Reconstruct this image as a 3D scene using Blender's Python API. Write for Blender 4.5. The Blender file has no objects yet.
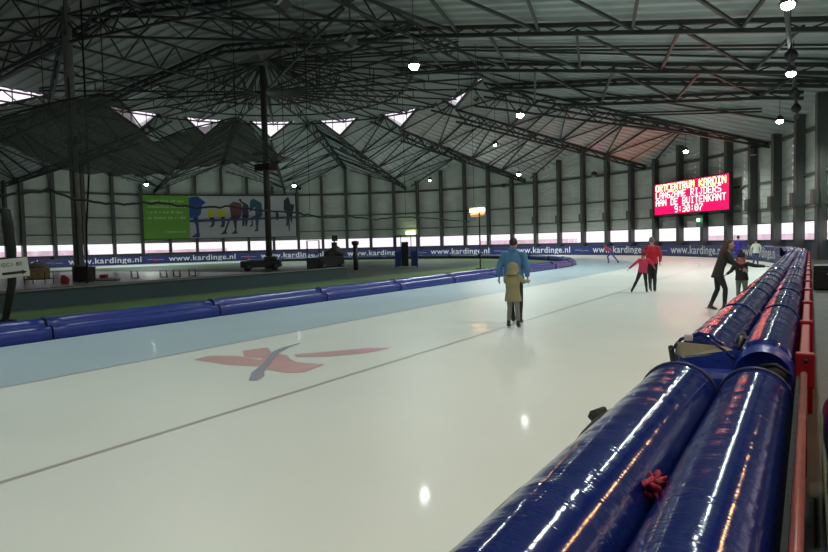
import bpy, math, random
from math import sin, cos, radians as R, pi, sqrt, atan2, degrees
from mathutils import Vector, Matrix
random.seed(7)
S = bpy.context.scene
COL = S.collection
# ------------------------------------------------------------------ materials
def mat(name, col, rough=.6, metal=0, spec=.5, bump=None, emit=None, noise=None, coat=0):
    m = bpy.data.materials.new(name); m.use_nodes = True
    nt = m.node_tree; b = nt.nodes['Principled BSDF']
    b.inputs['Base Color'].default_value = (*col, 1); b.inputs['Roughness'].default_value = rough
    b.inputs['Metallic'].default_value = metal; b.inputs['Specular IOR Level'].default_value = spec
    b.inputs['Coat Weight'].default_value = coat; b.inputs['Coat Roughness'].default_value = .06
    if emit:
        b.inputs['Emission Color'].default_value = (*emit[0], 1); b.inputs['Emission Strength'].default_value = emit[1]
    tc = nt.nodes.new('ShaderNodeTexCoord')
    if noise:      # scale, amount, (stretch)
        mp = nt.nodes.new('ShaderNodeMapping'); nt.links.new(tc.outputs['Object'], mp.inputs[0])
        mp.inputs['Scale'].default_value = noise[2] if len(noise) > 2 else (1, 1, 1)
        n = nt.nodes.new('ShaderNodeTexNoise'); n.inputs['Scale'].default_value = noise[0]; n.inputs['Detail'].default_value = 5
        nt.links.new(mp.outputs[0], n.inputs['Vector'])
        r = nt.nodes.new('ShaderNodeValToRGB'); a = noise[1]
        r.color_ramp.elements[0].position = .3; r.color_ramp.elements[1].position = .7
        r.color_ramp.elements[0].color = (*[c * (1 - a) for c in col], 1)
        r.color_ramp.elements[1].color = (*[min(1, c * (1 + a)) for c in col], 1)
        nt.links.new(n.outputs[0], r.inputs[0]); nt.links.new(r.outputs[0], b.inputs['Base Color'])
    if bump:       # scale, strength, stretch, distance
        mp = nt.nodes.new('ShaderNodeMapping'); nt.links.new(tc.outputs['Object'], mp.inputs[0])
        mp.inputs['Scale'].default_value = bump[2]
        n = nt.nodes.new('ShaderNodeTexNoise'); n.inputs['Scale'].default_value = bump[0]; n.inputs['Detail'].default_value = 3
        nt.links.new(mp.outputs[0], n.inputs['Vector'])
        bp = nt.nodes.new('ShaderNodeBump'); bp.inputs['Strength'].default_value = bump[1]; bp.inputs['Distance'].default_value = bump[3]
        nt.links.new(n.outputs[0], bp.inputs['Height']); nt.links.new(bp.outputs[0], b.inputs['Normal'])
    return m
def netmat(name, col, opacity):
    m = bpy.data.materials.new(name); m.use_nodes = True; nt = m.node_tree
    b = nt.nodes['Principled BSDF']; b.inputs['Base Color'].default_value = (*col, 1); b.inputs['Roughness'].default_value = .9
    t = nt.nodes.new('ShaderNodeBsdfTransparent'); mx = nt.nodes.new('ShaderNodeMixShader'); mx.inputs[0].default_value = opacity
    nt.links.new(t.outputs[0], mx.inputs[1]); nt.links.new(b.outputs[0], mx.inputs[2])
    nt.links.new(mx.outputs[0], nt.nodes['Material Output'].inputs[0]); return m
M = dict(
 ice=mat('ice', (.73, .77, .74), .42, spec=.22, noise=(.35, .04), coat=.04, bump=(2.5, .12, (1, 1, 1), .02)),
 iceblue=mat('blue_ice', (.44, .555, .63), .42, spec=.22, noise=(.5, .05), coat=.04),
 line=mat('ice_line', (.46, .44, .43), .3), logo_red=mat('logo_red', (.64, .40, .41), .35, noise=(1.5, .08)),
 logo_dark=mat('logo_dark', (.42, .42, .50), .25),
 green=mat('green_mat', (.068, .125, .045), .8, noise=(.5, .25)), dark_floor=mat('dark_floor', (.035, .05, .045), .7, noise=(.6, .2)),
 teal=mat('teal_board', (.011, .034, .040), .6), concrete=mat('concrete', (.045, .047, .040), .7, noise=(1.2, .25)),
 rink=mat('far_ice', (.62, .62, .63), .25),
 wall=mat('wall_cladding', (.56, .60, .54), .6, noise=(.7, .06)), wall_low=mat('wall_sill', (.10, .11, .17), .6),
 col=mat('column_steel', (.085, .092, .085), .5), deck=mat('roof_deck', (.50, .54, .52), .55, noise=(.3, .08)),
 steel=mat('truss_steel', (.035, .045, .042), .5), girt=mat('girt', (.12, .13, .12), .6),
 pillar=mat('pillar_paint', (.27, .29, .26), .5, noise=(2, .15)),
 vinyl=mat('blue_vinyl', (.0055, .015, .12), .10, spec=.5, bump=(26, .34, (.10, 1.6, .12), .007)),
 vinyl_in=mat('blue_vinyl_low', (.008, .026, .22), .35, bump=(10, .5, (1, .5, 1), .02)),
 foam=mat('beige_liner', (.22, .20, .14), .8, noise=(8, .15)), tarp=mat('black_tarp', (.012, .014, .01), .85, bump=(12, .6, (1, 1, 1), .02)),
 red=mat('red_steel', (.20, .006, .008), .5, spec=.15), rust=mat('worn_red_pipe', (.16, .022, .012), .35, noise=(12, .5)), black=mat('black', (.008, .008, .009), .5),
 banner=mat('banner_blue', (.018, .03, .17), .4), white=mat('white_print', (.75, .76, .78), .5), logo_r=mat('banner_red', (.5, .03, .04), .5),
 navy=mat('navy_pad', (.008, .012, .06), .5), poster_green=mat('poster_green', (.16, .40, .035), .5), poster_white=mat('poster_white', (.50, .51, .53), .5),
 pblue=mat('print_blue', (.02, .06, .28), .5), pyel=mat('print_yellow', (.6, .6, .03), .5), pred=mat('print_red', (.16, .05, .06), .5), pdark=mat('print_dark', (.03, .04, .06), .5), pteal=mat('print_teal', (.03, .10, .16), .5), ptext=mat('print_text', (.5, .65, .35), .5),
 frame=mat('window_frame', (.12, .12, .13), .5), lens=mat('lamp_lens', (1, 1, 1), .3, emit=((.9, 1, .93), 60)),
 lens_off=mat('unlit_lens', (.5, .55, .52), .3), housing=mat('lamp_housing', (.05, .05, .05), .5),
 heat=mat('heater_glow', (1, .6, .3), .3, emit=((1, .56, .24), 40)), heatrefl=mat('heater_reflector', (.55, .5, .4), .3, metal=.6),
 led=mat('led_red', (.3, 0, 0), .5, emit=((1, .20, .17), 10)), ledy=mat('led_yellow', (.4, .3, .1), .5, emit=((1, .48, .13), 11)), ledpanel=mat('led_panel', (.02, .0, .003), .5, emit=((1, .0, .10), 1.5)),
 exitg=mat('exit_green', (.1, .6, .3), .5, emit=((.35, 1, .55), 7)), exity=mat('exit_yellow', (.6, .7, .3), .5, emit=((.75, 1, .45), 6)), signred=mat('sign_red', (.5, 0, .05), .5, emit=((1, .02, .08), 1.5)),
 crate=mat('crate_tan', (.42, .26, .12), .7, noise=(3, .2)), canvas=mat('canvas_beige', (.34, .34, .25), .8), redbag=mat('red_cloth', (.45, .03, .05), .8), sled=mat('pale_board', (.5, .47, .5), .6),
 bluemetal=mat('blue_metal', (.01, .04, .16), .5), darkgrey=mat('dark_grey', (.03, .035, .035), .6), rope=mat('black_rope', (.01, .012, .01), .9), paper=mat('sign_paper', (.50, .52, .50), .6), pen=mat('marker_ink', (.12, .12, .13), .7),
 snow=mat('outside_ground', (.85, .78, .82), .9), brickout=mat('outside_building', (.80, .66, .70), .9, noise=(.6, .25)),
 skin=mat('skin', (.45, .26, .19), .5), hair_dark=mat('hair_dark', (.012, .010, .010), .6), hair_grey=mat('hair_grey', (.16, .14, .13), .7), hair_brown=mat('hair_brown', (.06, .022, .014), .6, bump=(20, .6, (4, 4, .5), .01)),
 jblue=mat('jacket_blue', (.055, .17, .34), .7, noise=(5, .15), bump=(9, .5, (1, 1, 1), .02)), jblue2=mat('jacket_dark_blue', (.03, .11, .25), .7),
 trou=mat('trousers_black', (.012, .012, .016), .7, bump=(9, .4, (1, 1, .5), .02)), trougrey=mat('trousers_grey', (.16, .18, .16), .8), coatb=mat('coat_beige', (.25, .235, .13), .8, noise=(5, .12), bump=(9, .6, (1, 1, 1), .02)), fur=mat('hood_lining', (.45, .35, .25), .9, bump=(60, .8, (1, 1, 1), .02)),
 jred=mat('jacket_red', (.55, .008, .03), .7, bump=(9, .4, (1, 1, 1), .02)), jpink=mat('top_pink_red', (.62, .03, .10), .7, bump=(9, .4, (1, 1, 1), .02)), hatred=mat('hat_dark_red', (.28, .01, .02), .8),
 colive=mat('coat_dark_olive', (.025, .022, .016), .8, noise=(5, .2), bump=(9, .5, (1, 1, 1), .02)), jblack=mat('jacket_black', (.016, .012, .014), .7, bump=(9, .5, (1, 1, 1), .02)), scarf=mat('scarf_pink', (.5, .12, .16), .8), boot=mat('skate_boot', (.02, .018, .018), .4), bootb=mat('skate_boot_brown', (.06, .025, .02), .5), blade=mat('skate_blade', (.4, .4, .42), .3, metal=1),
 jpurple=mat('jacket_violet_blue', (.03, .02, .30), .7), jwhite=mat('jacket_white', (.5, .52, .44), .7), tnavy=mat('trousers_navy', (.03, .05, .13), .7), sred=mat('suit_red', (.4, .02, .05), .6), sblue=mat('suit_blue', (.03, .07, .30), .6), eye=mat('eye', (.01, .01, .01), .3), lip=mat('lip', (.35, .10, .09), .5),
 net=netmat('net_dark', (.055, .065, .058), .62), netthin=netmat('net_thin', (.03, .035, .03), .05),
)
gm = bpy.data.materials.new('window_glass'); gm.use_nodes = True
nt = gm.node_tree; nt.nodes.remove(nt.nodes['Principled BSDF'])
tr = nt.nodes.new('ShaderNodeBsdfTransparent'); tr.inputs[0].default_value = (.93, .90, .93, 1)
gl = nt.nodes.new('ShaderNodeBsdfGlossy'); gl.inputs['Roughness'].default_value = .1; mx = nt.nodes.new('ShaderNodeMixShader'); mx.inputs[0].default_value = .06
nt.links.new(tr.outputs[0], mx.inputs[1]); nt.links.new(gl.outputs[0], mx.inputs[2]); nt.links.new(mx.outputs[0], nt.nodes['Material Output'].inputs[0])
M['glass'] = gm
# ------------------------------------------------------------------ mesh builder
class MB:
    def __init__(s): s.v = []; s.f = []; s.m = []; s.mi = 0
    def quad(s, *p):
        n = len(s.v); s.v += [tuple(q) for q in p]; s.f.append(tuple(range(n, n + len(p)))); s.m.append(s.mi)
    def box(s, a, b, mtx=None):
        (x0, y0, z0), (x1, y1, z1) = a, b; n = len(s.v)
        P = [(x, y, z) for z in (z0, z1) for y in (y0, y1) for x in (x0, x1)]
        if mtx: P = [tuple(mtx @ Vector(p)) for p in P]
        s.v += P
        for f in ((0, 2, 3, 1), (4, 5, 7, 6), (0, 1, 5, 4), (2, 6, 7, 3), (0, 4, 6, 2), (1, 3, 7, 5)): s.f.append(tuple(n + i for i in f)); s.m.append(s.mi)
    def tube(s, pts, rad, seg=8, aspect=1.0, side=None, cap=True):
        pts = [Vector(p) for p in pts]
        if not hasattr(rad, '__len__'): rad = [rad] * len(pts)
        n0 = len(s.v); prev = None
        for i, p in enumerate(pts):
            d = (pts[min(i + 1, len(pts) - 1)] - pts[max(i - 1, 0)]).normalized()
            if prev is None: a = (Vector(side) if side else (Vector((0, 0, 1)) if abs(d.z) < .9 else Vector((1, 0, 0))))
            else: a = prev
            a = (a - d * a.dot(d)).normalized(); b = d.cross(a); prev = a
            for k in range(seg):
                t = 2 * pi * k / seg + (pi / seg if seg == 4 else 0)
                s.v.append(tuple(p + a * cos(t) * rad[i] + b * sin(t) * rad[i] * aspect))
        for i in range(len(pts) - 1):
            for k in range(seg):
                k2 = (k + 1) % seg; q = n0 + i * seg
                s.f.append((q + k, q + k2, q + seg + k2, q + seg + k)); s.m.append(s.mi)
        if cap:
            s.f.append(tuple(n0 + k for k in reversed(range(seg)))); s.m.append(s.mi)
            s.f.append(tuple(n0 + (len(pts) - 1) * seg + k for k in range(seg))); s.m.append(s.mi)
    def ball(s, c, r, seg=14, rings=9, mtx=None):
        if not hasattr(r, '__len__'): r = (r, r, r)
        n0 = len(s.v); c = Vector(c)
        def P(x, y, z):
            v = Vector((x * r[0], y * r[1], z * r[2]))
            if mtx: v = mtx @ v
            return tuple(c + v)
        s.v.append(P(0, 0, 1))
        for i in range(1, rings):
            t = pi * i / rings
            for k in range(seg): a = 2 * pi * k / seg; s.v.append(P(sin(t) * cos(a), sin(t) * sin(a), cos(t)))
        s.v.append(P(0, 0, -1)); e = len(s.v) - 1
        for k in range(seg):
            k2 = (k + 1) % seg
            s.f.append((n0, n0 + 1 + k, n0 + 1 + k2)); s.m.append(s.mi)
            for i in range(rings - 2):
                q = n0 + 1 + i * seg; s.f.append((q + k, q + seg + k, q + seg + k2, q + k2)); s.m.append(s.mi)
            q = n0 + 1 + (rings - 2) * seg; s.f.append((q + k, e, q + k2)); s.m.append(s.mi)
    def build(s, name, m, parent=None, smooth=False, remesh=None, bevel=0, loc=None):
        me = bpy.data.meshes.new(name); me.from_pydata(s.v, [], s.f); me.update()
        for q in (m if isinstance(m, list) else [m]): me.materials.append(q)
        if any(s.m): me.polygons.foreach_set('material_index', s.m)
        if smooth: me.polygons.foreach_set('use_smooth', [True] * len(me.polygons))
        o = bpy.data.objects.new(name, me); COL.objects.link(o)
        if parent: o.parent = parent
        if loc: o.location = loc
        if remesh:
            r = o.modifiers.new('r', 'REMESH'); r.mode = 'VOXEL'; r.voxel_size = remesh; r.use_smooth_shade = True
            c = o.modifiers.new('s', 'SMOOTH'); c.factor = .5; c.iterations = 3
        if bevel:
            b = o.modifiers.new('b', 'BEVEL'); b.width = bevel; b.segments = 2; b.limit_method = 'ANGLE'
        return o
def thing(name, label, cat, loc=(0, 0, 0), rz=0, group=None):
    o = bpy.data.objects.new(name, None); COL.objects.link(o); o.location = loc; o.rotation_euler = (0, 0, rz)
    o['label'] = label; o['category'] = cat
    if group: o['group'] = group
    return o
def tag(o, label, cat, group=None):
    o['label'] = label; o['category'] = cat
    if group: o['group'] = group
    return o
def struct(name, mb, m, label=None, parent=None, **k):
    o = mb.build(name, m, parent, **k); o['kind'] = 'structure'
    if label: o['label'] = label
    return o
# ------------------------------------------------------------------ site geometry
CX, CY = -37.7, 38.0          # centre of the bend
RIN, ROUT, RW = 24.5, 36.5, 41.0
YS = -16.0
def P(a, r, z=0): t = R(a); return Vector((CX + r * sin(t), CY + r * cos(t), z))
def track(r, y_a=YS, y_b=YS, step=2.0, far=True):      # stadium path at radius r: near straight -> bend -> far straight
    pts = []; y = y_a
    while y < CY: pts.append((CX + r, y)); y += 2.5
    a = 90.0
    while a >= -90: pts.append((CX + r * sin(R(a)), CY + r * cos(R(a)))); a -= step
    if far:
        y = CY - 2.5
        while y > y_b: pts.append((CX - r, y)); y -= 2.5
    return pts
def ring(mb, r0, r1, z=0):
    a, b = track(r0), track(r1)
    for i in range(len(a) - 1): mb.quad((*b[i], z), (*b[i + 1], z), (*a[i + 1], z), (*a[i], z))
def ringo(name, m, r0, r1, z, label): mb = MB(); ring(mb, r0, r1, z); return struct(name, mb, m, label)
ringo('floor_ice', M['ice'], 28.5, ROUT + .1, 0, 'white ice of the skating track')
ringo('floor_ice_blue', M['iceblue'], RIN - .1, 28.5, 0, 'pale blue ice lane beside the low inner cushions')
ringo('floor_hall', M['concrete'], ROUT + .1, RW + 1, 0, 'grey concrete walkway outside the track')
ringo('trim_1', M['line'], 32.27, 32.33, .004, 'thin dark lane line in the ice')
ringo('trim_2', M['line'], 28.47, 28.52, .004, 'thin line at the edge of the pale blue lane')
mb = MB(); ring(mb, 17.2, RIN - .1, 0); struct('floor_green', mb, M['green'], 'green matting inside the track')
mb = MB(); a = track(17.2)
for i in range(len(a) - 1): mb.quad((*a[i], 0), (*a[i + 1], 0), (CX, min(max(a[i + 1][1], YS), CY), 0), (CX, min(max(a[i][1], YS), CY), 0))
struct('floor_infield', mb, M['dark_floor'], 'dark floor of the infield')
mb = MB(); mb.box((-56, -12, .0), (-33, 33, .012)); struct('floor_rink', mb, M['rink'], 'pale ice of the small rink inside the track')
mb = MB(); mb.box((-160, -60, -.3), (90, 180, -.05)); struct('ground_outside', mb, M['snow'], 'pale ground outside the hall')
# low kick boards of the infield
mb = MB(); mb.mi = 0; mb.box((-21.45, -12, 0), (-21.3, 27.5, .56)); mb.mi = 1; mb.box((-21.6, -12, .56), (-21.25, 27.5, .60))
tag(mb.build('kick_board', [M['teal'], M['girt']]), 'low dark teal boards with a pale top edge behind the green matting', 'boards')
# ice logo: red maple-leaf like swooshes with a dark stroke
def poly(mb, pts, z): mb.quad(*[(x, y, z) for x, y in pts])
G = lambda px, py, z=0: None
LOGO = thing('ice_logo', 'faded red leaf shaped logo with a dark stroke painted under the ice', 'ice marking', (-7.3, 7.4, 0))
def logo_part(name, m, polys, z):
    mb = MB()
    for i, pl in enumerate(polys): poly(mb, [(x + 7.3, y - 7.4) for x, y in pl], z + .0006 * i)
    return mb.build(name, m, LOGO)
logo_part('leaf', M['logo_red'], [[(-8.49,6.85),(-8.55,7.22),(-8.08,7.4),(-7.24,7.26),(-7.03,6.88),(-7.59,6.76)],
 [(-8.4,7.83),(-8.23,8.26),(-7.77,7.89),(-7.41,7.43),(-7.89,7.38)], [(-7.84,7.87),(-7.35,7.8),(-7.03,7.55),(-6.74,7.38),(-6.22,7.43),(-6.12,6.83),(-6.32,6.69),(-6.74,6.75),(-7.2,6.99)],
 [(-7.28,7.91),(-6.91,8.36),(-6.54,8.92),(-6.13,9.1),(-6.23,8.48),(-6.61,7.99),(-7.07,7.74)]], .003)
c_ = [(-6.38,6.08),(-6.52,6.28),(-6.72,6.50),(-6.92,6.80),(-7.12,7.10),(-7.42,7.5),(-7.72,7.92),(-7.9,8.35),(-7.99,8.85)]; st = []
for (x0, y0), (x1, y1), w0, w1 in zip(c_, c_[1:], (.05, .09, .08, .06, .05, .05, .06, .05), (.09, .08, .06, .05, .05, .06, .05, .01)):
    st.append([(x0 - w0, y0), (x0 + w0, y0 + w0), (x1 + w1, y1 + w1), (x1 - w1, y1)])
logo_part('stroke', M['logo_dark'], st, .008)
# ------------------------------------------------------------------ roof profile
KA = [-3.5 + 4.94 * k for k in range(-17, 20)]          # column angles on the bend
RIDGE = [-3.5 + 24.7 * k for k in range(-3, 4)]
OUT = [(-89.9, 9.8), (-77.6, 13), (-65.2, 9.8), (-52.9, 13), (-40.5, 9.8), (-28.2, 13), (-15.9, 9.8), (-3.5, 13), (8.9, 9.7), (21.2, 12.7), (33.5, 9.5), (45.9, 11.7), (58.3, 9.2), (70.6, 11.2), (90, 11.2)]
INN = [(-89.9, 13.5), (-77.6, 16.4), (-65.2, 13.5), (-52.9, 16.4), (-40.5, 13.5), (-28.2, 16.4), (-15.9, 13.5), (-3.5, 16.4), (8.9, 13.6), (21.2, 16.4), (33.5, 14.2), (45.9, 15.2), (58.3, 14.7), (70.6, 15.2), (90, 15.2)]
def lerp(T, a):
    if a <= T[0][0]: return T[0][1]
    for (a0, z0), (a1, z1) in zip(T, T[1:]):
        if a <= a1: return z0 + (z1 - z0) * (a - a0) / (a1 - a0)
    return T[-1][1]
RO = RW + .35; RI = 18.0
def flatz(x): return 15.2 - 4 * (x - (CX + RI)) / 23.0
def corr(mb, a0, b0, a1, b1, n, h=.11, trim=None):     # ribbed sheet between spine a0-b0 and spine a1-b1
    L = []
    for i in range(n + 1):
        for s in ((0, .55, .62, .93) if i < n else (0,)):
            t = (i + s) / n; dz = -h if s in (.62, .93) else 0
            L.append((a0.lerp(a1, t) + Vector((0, 0, dz)), b0.lerp(b1, t) + Vector((0, 0, dz))))
    for (p, q), (p2, q2) in zip(L, L[1:]): mb.quad(p, q, q2, p2)
def bar(mb, p, q, r=.07): mb.tube([p, q], r, 4)
def girder(p, q, depth, n, rc=.11, rw=.06, taper=1.0):
    mb = MB(); p, q = Vector(p), Vector(q); d0 = Vector((0, 0, -depth)); d1 = d0 * taper
    bar(mb, p, q, rc); bar(mb, p + d0, q + d1, rc)
    for i in range(n):
        t0, t1, tm = i / n, (i + 1) / n, (i + .5) / n
        lo = lambda t: p.lerp(q, t) + d0.lerp(d1, t)
        bar(mb, p.lerp(q, t0), lo(tm), rw); bar(mb, lo(tm), p.lerp(q, t1), rw)
    return mb
# folded roof over the bend: one sheet per slope
IA = [-84.4, -74, -63.4, -52.6, -41.6, -29.4, -17.4, -6.0, 6.2, 20, 33, 45.9, 58.3, 70.6, 90]
spines = [(P(ia, RI, lerp(INN, a)), P(a, RO, lerp(OUT, a))) for (a, _), ia in zip(OUT, IA)]
# the far straight goes on folding
far = [(Vector((CX - RI, y, zi)), Vector((CX - RO, y, zo))) for y, zi, zo in [(-11, 12.9, 9.6), (-2, 16.4, 13), (7, 12.9, 9.6), (16, 16.4, 13), (25, 12.9, 9.6), (34, 16.4, 13)]]
allsp = far + spines
win_n = 0
def window(label=None, frame=None, pane=None, parent=None):
    global win_n; win_n += 1
    w = frame.build('window_%d' % win_n, M['frame']); w['kind'] = 'structure'
    if label: w['label'] = label
    pane.build('pane', M['glass'], w)
    return w
for i in range(len(allsp) - 1):
    (a0, b0), (a1, b1) = allsp[i], allsp[i + 1]
    mb = MB(); corr(mb, a0, b0, a1, b1, 12, .16); struct('ceiling_fold', mb, M['deck'], 'ribbed metal slope of the folded roof over the bend')
    # lattice under each slope
    if i < len(allsp) - 3:
        mb = MB(); n = 4; off = Vector((0, 0, -.3))
        for k in range(n):
            t0, t1, tm = k / n, (k + 1) / n, (k + .5) / n
            f = lambda t, s: (a0.lerp(b0, t) if s == 0 else a1.lerp(b1, t)) + off
            bar(mb, f(t0, 0), f(tm, 1), .075); bar(mb, f(tm, 1), f(t1, 0), .075); bar(mb, f(t1, 0), f(t1, 1), .10); bar(mb, f(tm, 0), f(tm, 1), .05)
        struct('roof_brace', mb, M['steel'], 'steel bracing under one slope of the folded roof')
for i, (a, b) in enumerate(allsp):
    if i >= len(allsp) - 2: continue
    ridge = a.z > 15.1
    mb = girder(a + Vector((0, 0, -.2)), b + Vector((0, 0, -.2)), 1.5 if ridge else 1.1, 9, .12, .06, .25)
    struct('roof_truss', mb, M['steel'], 'steel truss under a %s of the folded roof' % ('ridge' if ridge else 'valley'))
# upper roof over the infield
ZC = 17.4; ct = Vector((CX, CY, ZC))
mb = MB(); a0, a1 = P(-90, RI, 15.3), spines[0][0].copy(); a1.z = 15.3; corr(mb, ct, a0, ct, a1, 4, .06); struct('ceiling_centre', mb, M['deck'], 'narrow dark ribbed sheet of the high centre roof')
for i in range(len(spines) - 1):
    a0, a1 = spines[i][0].copy(), spines[i + 1][0].copy(); a0.z = a1.z = 15.3
    # only the flat near part runs on as one sheet
    mb = MB(); corr(mb, ct, a0, ct, a1, 10, .06); struct('ceiling_centre', mb, M['deck'], 'dark ribbed sheet of the high centre roof')
    # clerestory glass in the valleys
    zi0, zi1 = spines[i][0].z, spines[i + 1][0].z
    if zi0 < 15 or zi1 < 15:
        p0 = spines[i][0]; q0 = spines[i + 1][0]
        if p0.z > a0.z: u = (p0.z - a0.z) / (p0.z - q0.z); p0 = a0 = p0.lerp(q0, u)
        if q0.z > a1.z: u = (q0.z - a1.z) / (q0.z - p0.z); q0 = a1 = q0.lerp(p0, u)
        pane = MB(); pane.quad(*([p0, q0, a1, a0] if p0 != a0 and q0 != a1 else [p0, q0, a1] if p0 == a0 else [p0, q0, a0])); fr = MB(); bar(fr, a0, a1, .09); bar(fr, p0, q0, .16)
        for t in (.33, .66): bar(fr, p0.lerp(q0, t), a0.lerp(a1, t), .04)
        window('triangular roof window between the folded roof and the centre roof', fr, pane)
for i in range(len(far)):
    p0 = far[i][0]; q0 = far[i + 1][0] if i + 1 < len(far) else spines[0][0]
    a0, a1 = Vector((p0.x, p0.y, 15.3)), Vector((q0.x, q0.y, 15.3))
    if p0.z > a0.z: u = (p0.z - a0.z) / (p0.z - q0.z); p0 = a0 = p0.lerp(q0, u)
    if q0.z > a1.z: u = (q0.z - a1.z) / (q0.z - p0.z); q0 = a1 = q0.lerp(p0, u)
    pane = MB(); pane.quad(*([p0, q0, a1] if p0 == a0 else [p0, q0, a0])); fr = MB(); bar(fr, a0, a1, .09); bar(fr, p0, q0, .16)
    for t in (.25, .5, .75): bar(fr, p0.lerp(q0, t), a0.lerp(a1, t), .05)
    bar(fr, p0, a1, .04); window('large triangular roof window over the far straight', fr, pane)
mb = MB(); corr(mb, Vector((CX, YS, ZC)), Vector((CX - RI, YS, 15.3)), Vector((CX, CY, ZC)), Vector((CX - RI, CY, 15.3)), 50, .14); struct('ceiling_far', mb, M['deck'], 'ribbed high roof over the far half of the infield')
mb = MB(); corr(mb, Vector((CX, YS, ZC)), Vector((CX + RI, YS, 15.2)), Vector((CX, CY, ZC)), Vector((CX + RI, CY, 15.2)), 50, .16); struct('ceiling_near', mb, M['deck'], 'ribbed high roof over the near half of the infield')
mb = MB(); corr(mb, Vector((CX + RI, YS, 15.2)), Vector((CX + RO, YS, 11.2)), Vector((CX + RI, CY, 15.2)), Vector((CX + RO, CY, 11.2)), 50, .17); struct('ceiling_straight', mb, M['deck'], 'grey ribbed roof sloping down over the near straight')
# cross girders of the near straight, parallel to each other
def zroof(x):
    d = abs(x - CX)
    return ZC - (ZC - 15.25) * d / RI if d < RI else 15.2 - 4 * (d - RI) / 23
def deckz(x, y):
    if y <= CY: return zroof(x)
    d = sqrt((x - CX) ** 2 + (y - CY) ** 2); a = degrees(atan2(x - CX, y - CY))
    if d < RI: return ZC - (ZC - 15.25) * d / RI
    zi, zo = lerp(INN, a), lerp(OUT, a); return zi + (zo - zi) * (d - RI) / (RO - RI)
def hung(mb, x0, x1, y, dp, rc, rw):
    n = max(2, int(abs(x1 - x0) / 2.2)); X = [x0 + (x1 - x0) * i / n for i in range(n + 1)]; T = [Vector((x, y, deckz(x, y) - .4)) for x in X]; d = Vector((0, 0, -dp))
    for i in range(n):
        bar(mb, T[i], T[i + 1], rc); bar(mb, T[i] + d, T[i + 1] + d, rc); m_ = (T[i] + T[i + 1]) / 2
        if rw: bar(mb, T[i], m_ + d, rw); bar(mb, m_ + d, T[i + 1], rw)
for y, xe, xl, dp in ((7.1, 3.2, CX - RI, .45), (16.2, 3.2, CX - RI, .45), (25.3, 3.2, CX - RI, .45), (34.4, 3.2, CX - RI, .45), (43.5, 2.6, CX + 9.5, .45), (39.2, 3.0, CX + 4, .2), (47.4, 1.2, CX + 16, .3), (50.4, -.4, CX + 21, .4), (53.0, -3.0, CX + 25, .2)):
    mb = MB(); hung(mb, xe, xl, y, dp, .15 if dp > .25 else .08, .05 if dp > .25 else 0)
    struct('roof_beam', mb, M['steel'], 'dark steel cross girder under the roof of the near straight')
for y0, y1, s_, xl in ((7.1, 16.2, 5.2, CX + 3), (16.2, 25.3, 5.2, CX + 3), (25.3, 34.4, 5.0, CX + 3), (34.4, 43.5, 5.2, CX + 12), (43.5, 50.4, 5.4, CX + 20)):
    mb = MB(); x = -.3
    Z = lambda x, y: Vector((x, y, deckz(x, y) - .7))
    while x > xl: bar(mb, Z(x, y0), Z(x - s_ / 2, y1), .10); bar(mb, Z(x - s_ / 2, y1), Z(x - s_, y0), .10); x -= s_
    struct('roof_brace', mb, M['steel'], 'zigzag steel bracing between two cross girders')
for a in (64.5, 77, 83.5):
    mb = MB(); n = 10; T = [P(a, RI + (RO - .6 - RI) * i / n, deckz(P(a, RI + (RO - .6 - RI) * i / n).x, P(a, RI + (RO - .6 - RI) * i / n).y) - .35) for i in range(n + 1)]
    for p, q in zip(T, T[1:]): bar(mb, p, q, .08)
    struct('roof_beam', mb, M['steel'], 'thin radial steel beam near the start of the bend')
# centre: struts fanning out from the top of the far pillar, ring chords
top = Vector((-37.3, 38.2, 14.2))
for a in [x for x, _ in OUT] + [105, 120, 240, 255]:
    b = P(a, RI, 14.9); mb = girder(top, b, .0, 1, .06, .01) if False else MB()
    bar(mb, top, b, .09); bar(mb, top + Vector((0, 0, 2.4)), b + Vector((0, 0, .2)), .08)
    for t in (.25, .5, .75):
        u = top.lerp(b, t); v = (top + Vector((0, 0, 2.4))).lerp(b + Vector((0, 0, .2)), t); bar(mb, u, v, .045)
        bar(mb, u, (top + Vector((0, 0, 2.4))).lerp(b, t - .2), .045)
    struct('roof_strut', mb, M['steel'], 'radiating steel strut from the top of the far pillar')
for r, z in ((6, 14.5), (12, 14.7), (17.6, 14.9), (25.5, 13.1), (33, 11.5)):
    mb = MB()
    for (a0, _), (a1, _) in zip(OUT, OUT[1:]):
        if r > 18:
            if a0 > 50: continue
            f = lambda a: lerp(INN, a) + (lerp(OUT, a) - lerp(INN, a)) * (r - RI) / (RO - RI) - .35
            bar(mb, P(a0, r, f(a0)), P(a1, r, f(a1)), .09)
        else:
            bar(mb, P(a0, r, z), P(a1, r, z), .09); bar(mb, P(a0, r, z), P((a0 + a1) / 2, r + .5, z + 1.0), .05); bar(mb, P((a0 + a1) / 2, r + .5, z + 1.0), P(a1, r, z), .05)
    struct('roof_ring', mb, M['steel'], 'curved steel ring chord under the roof')
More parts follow.
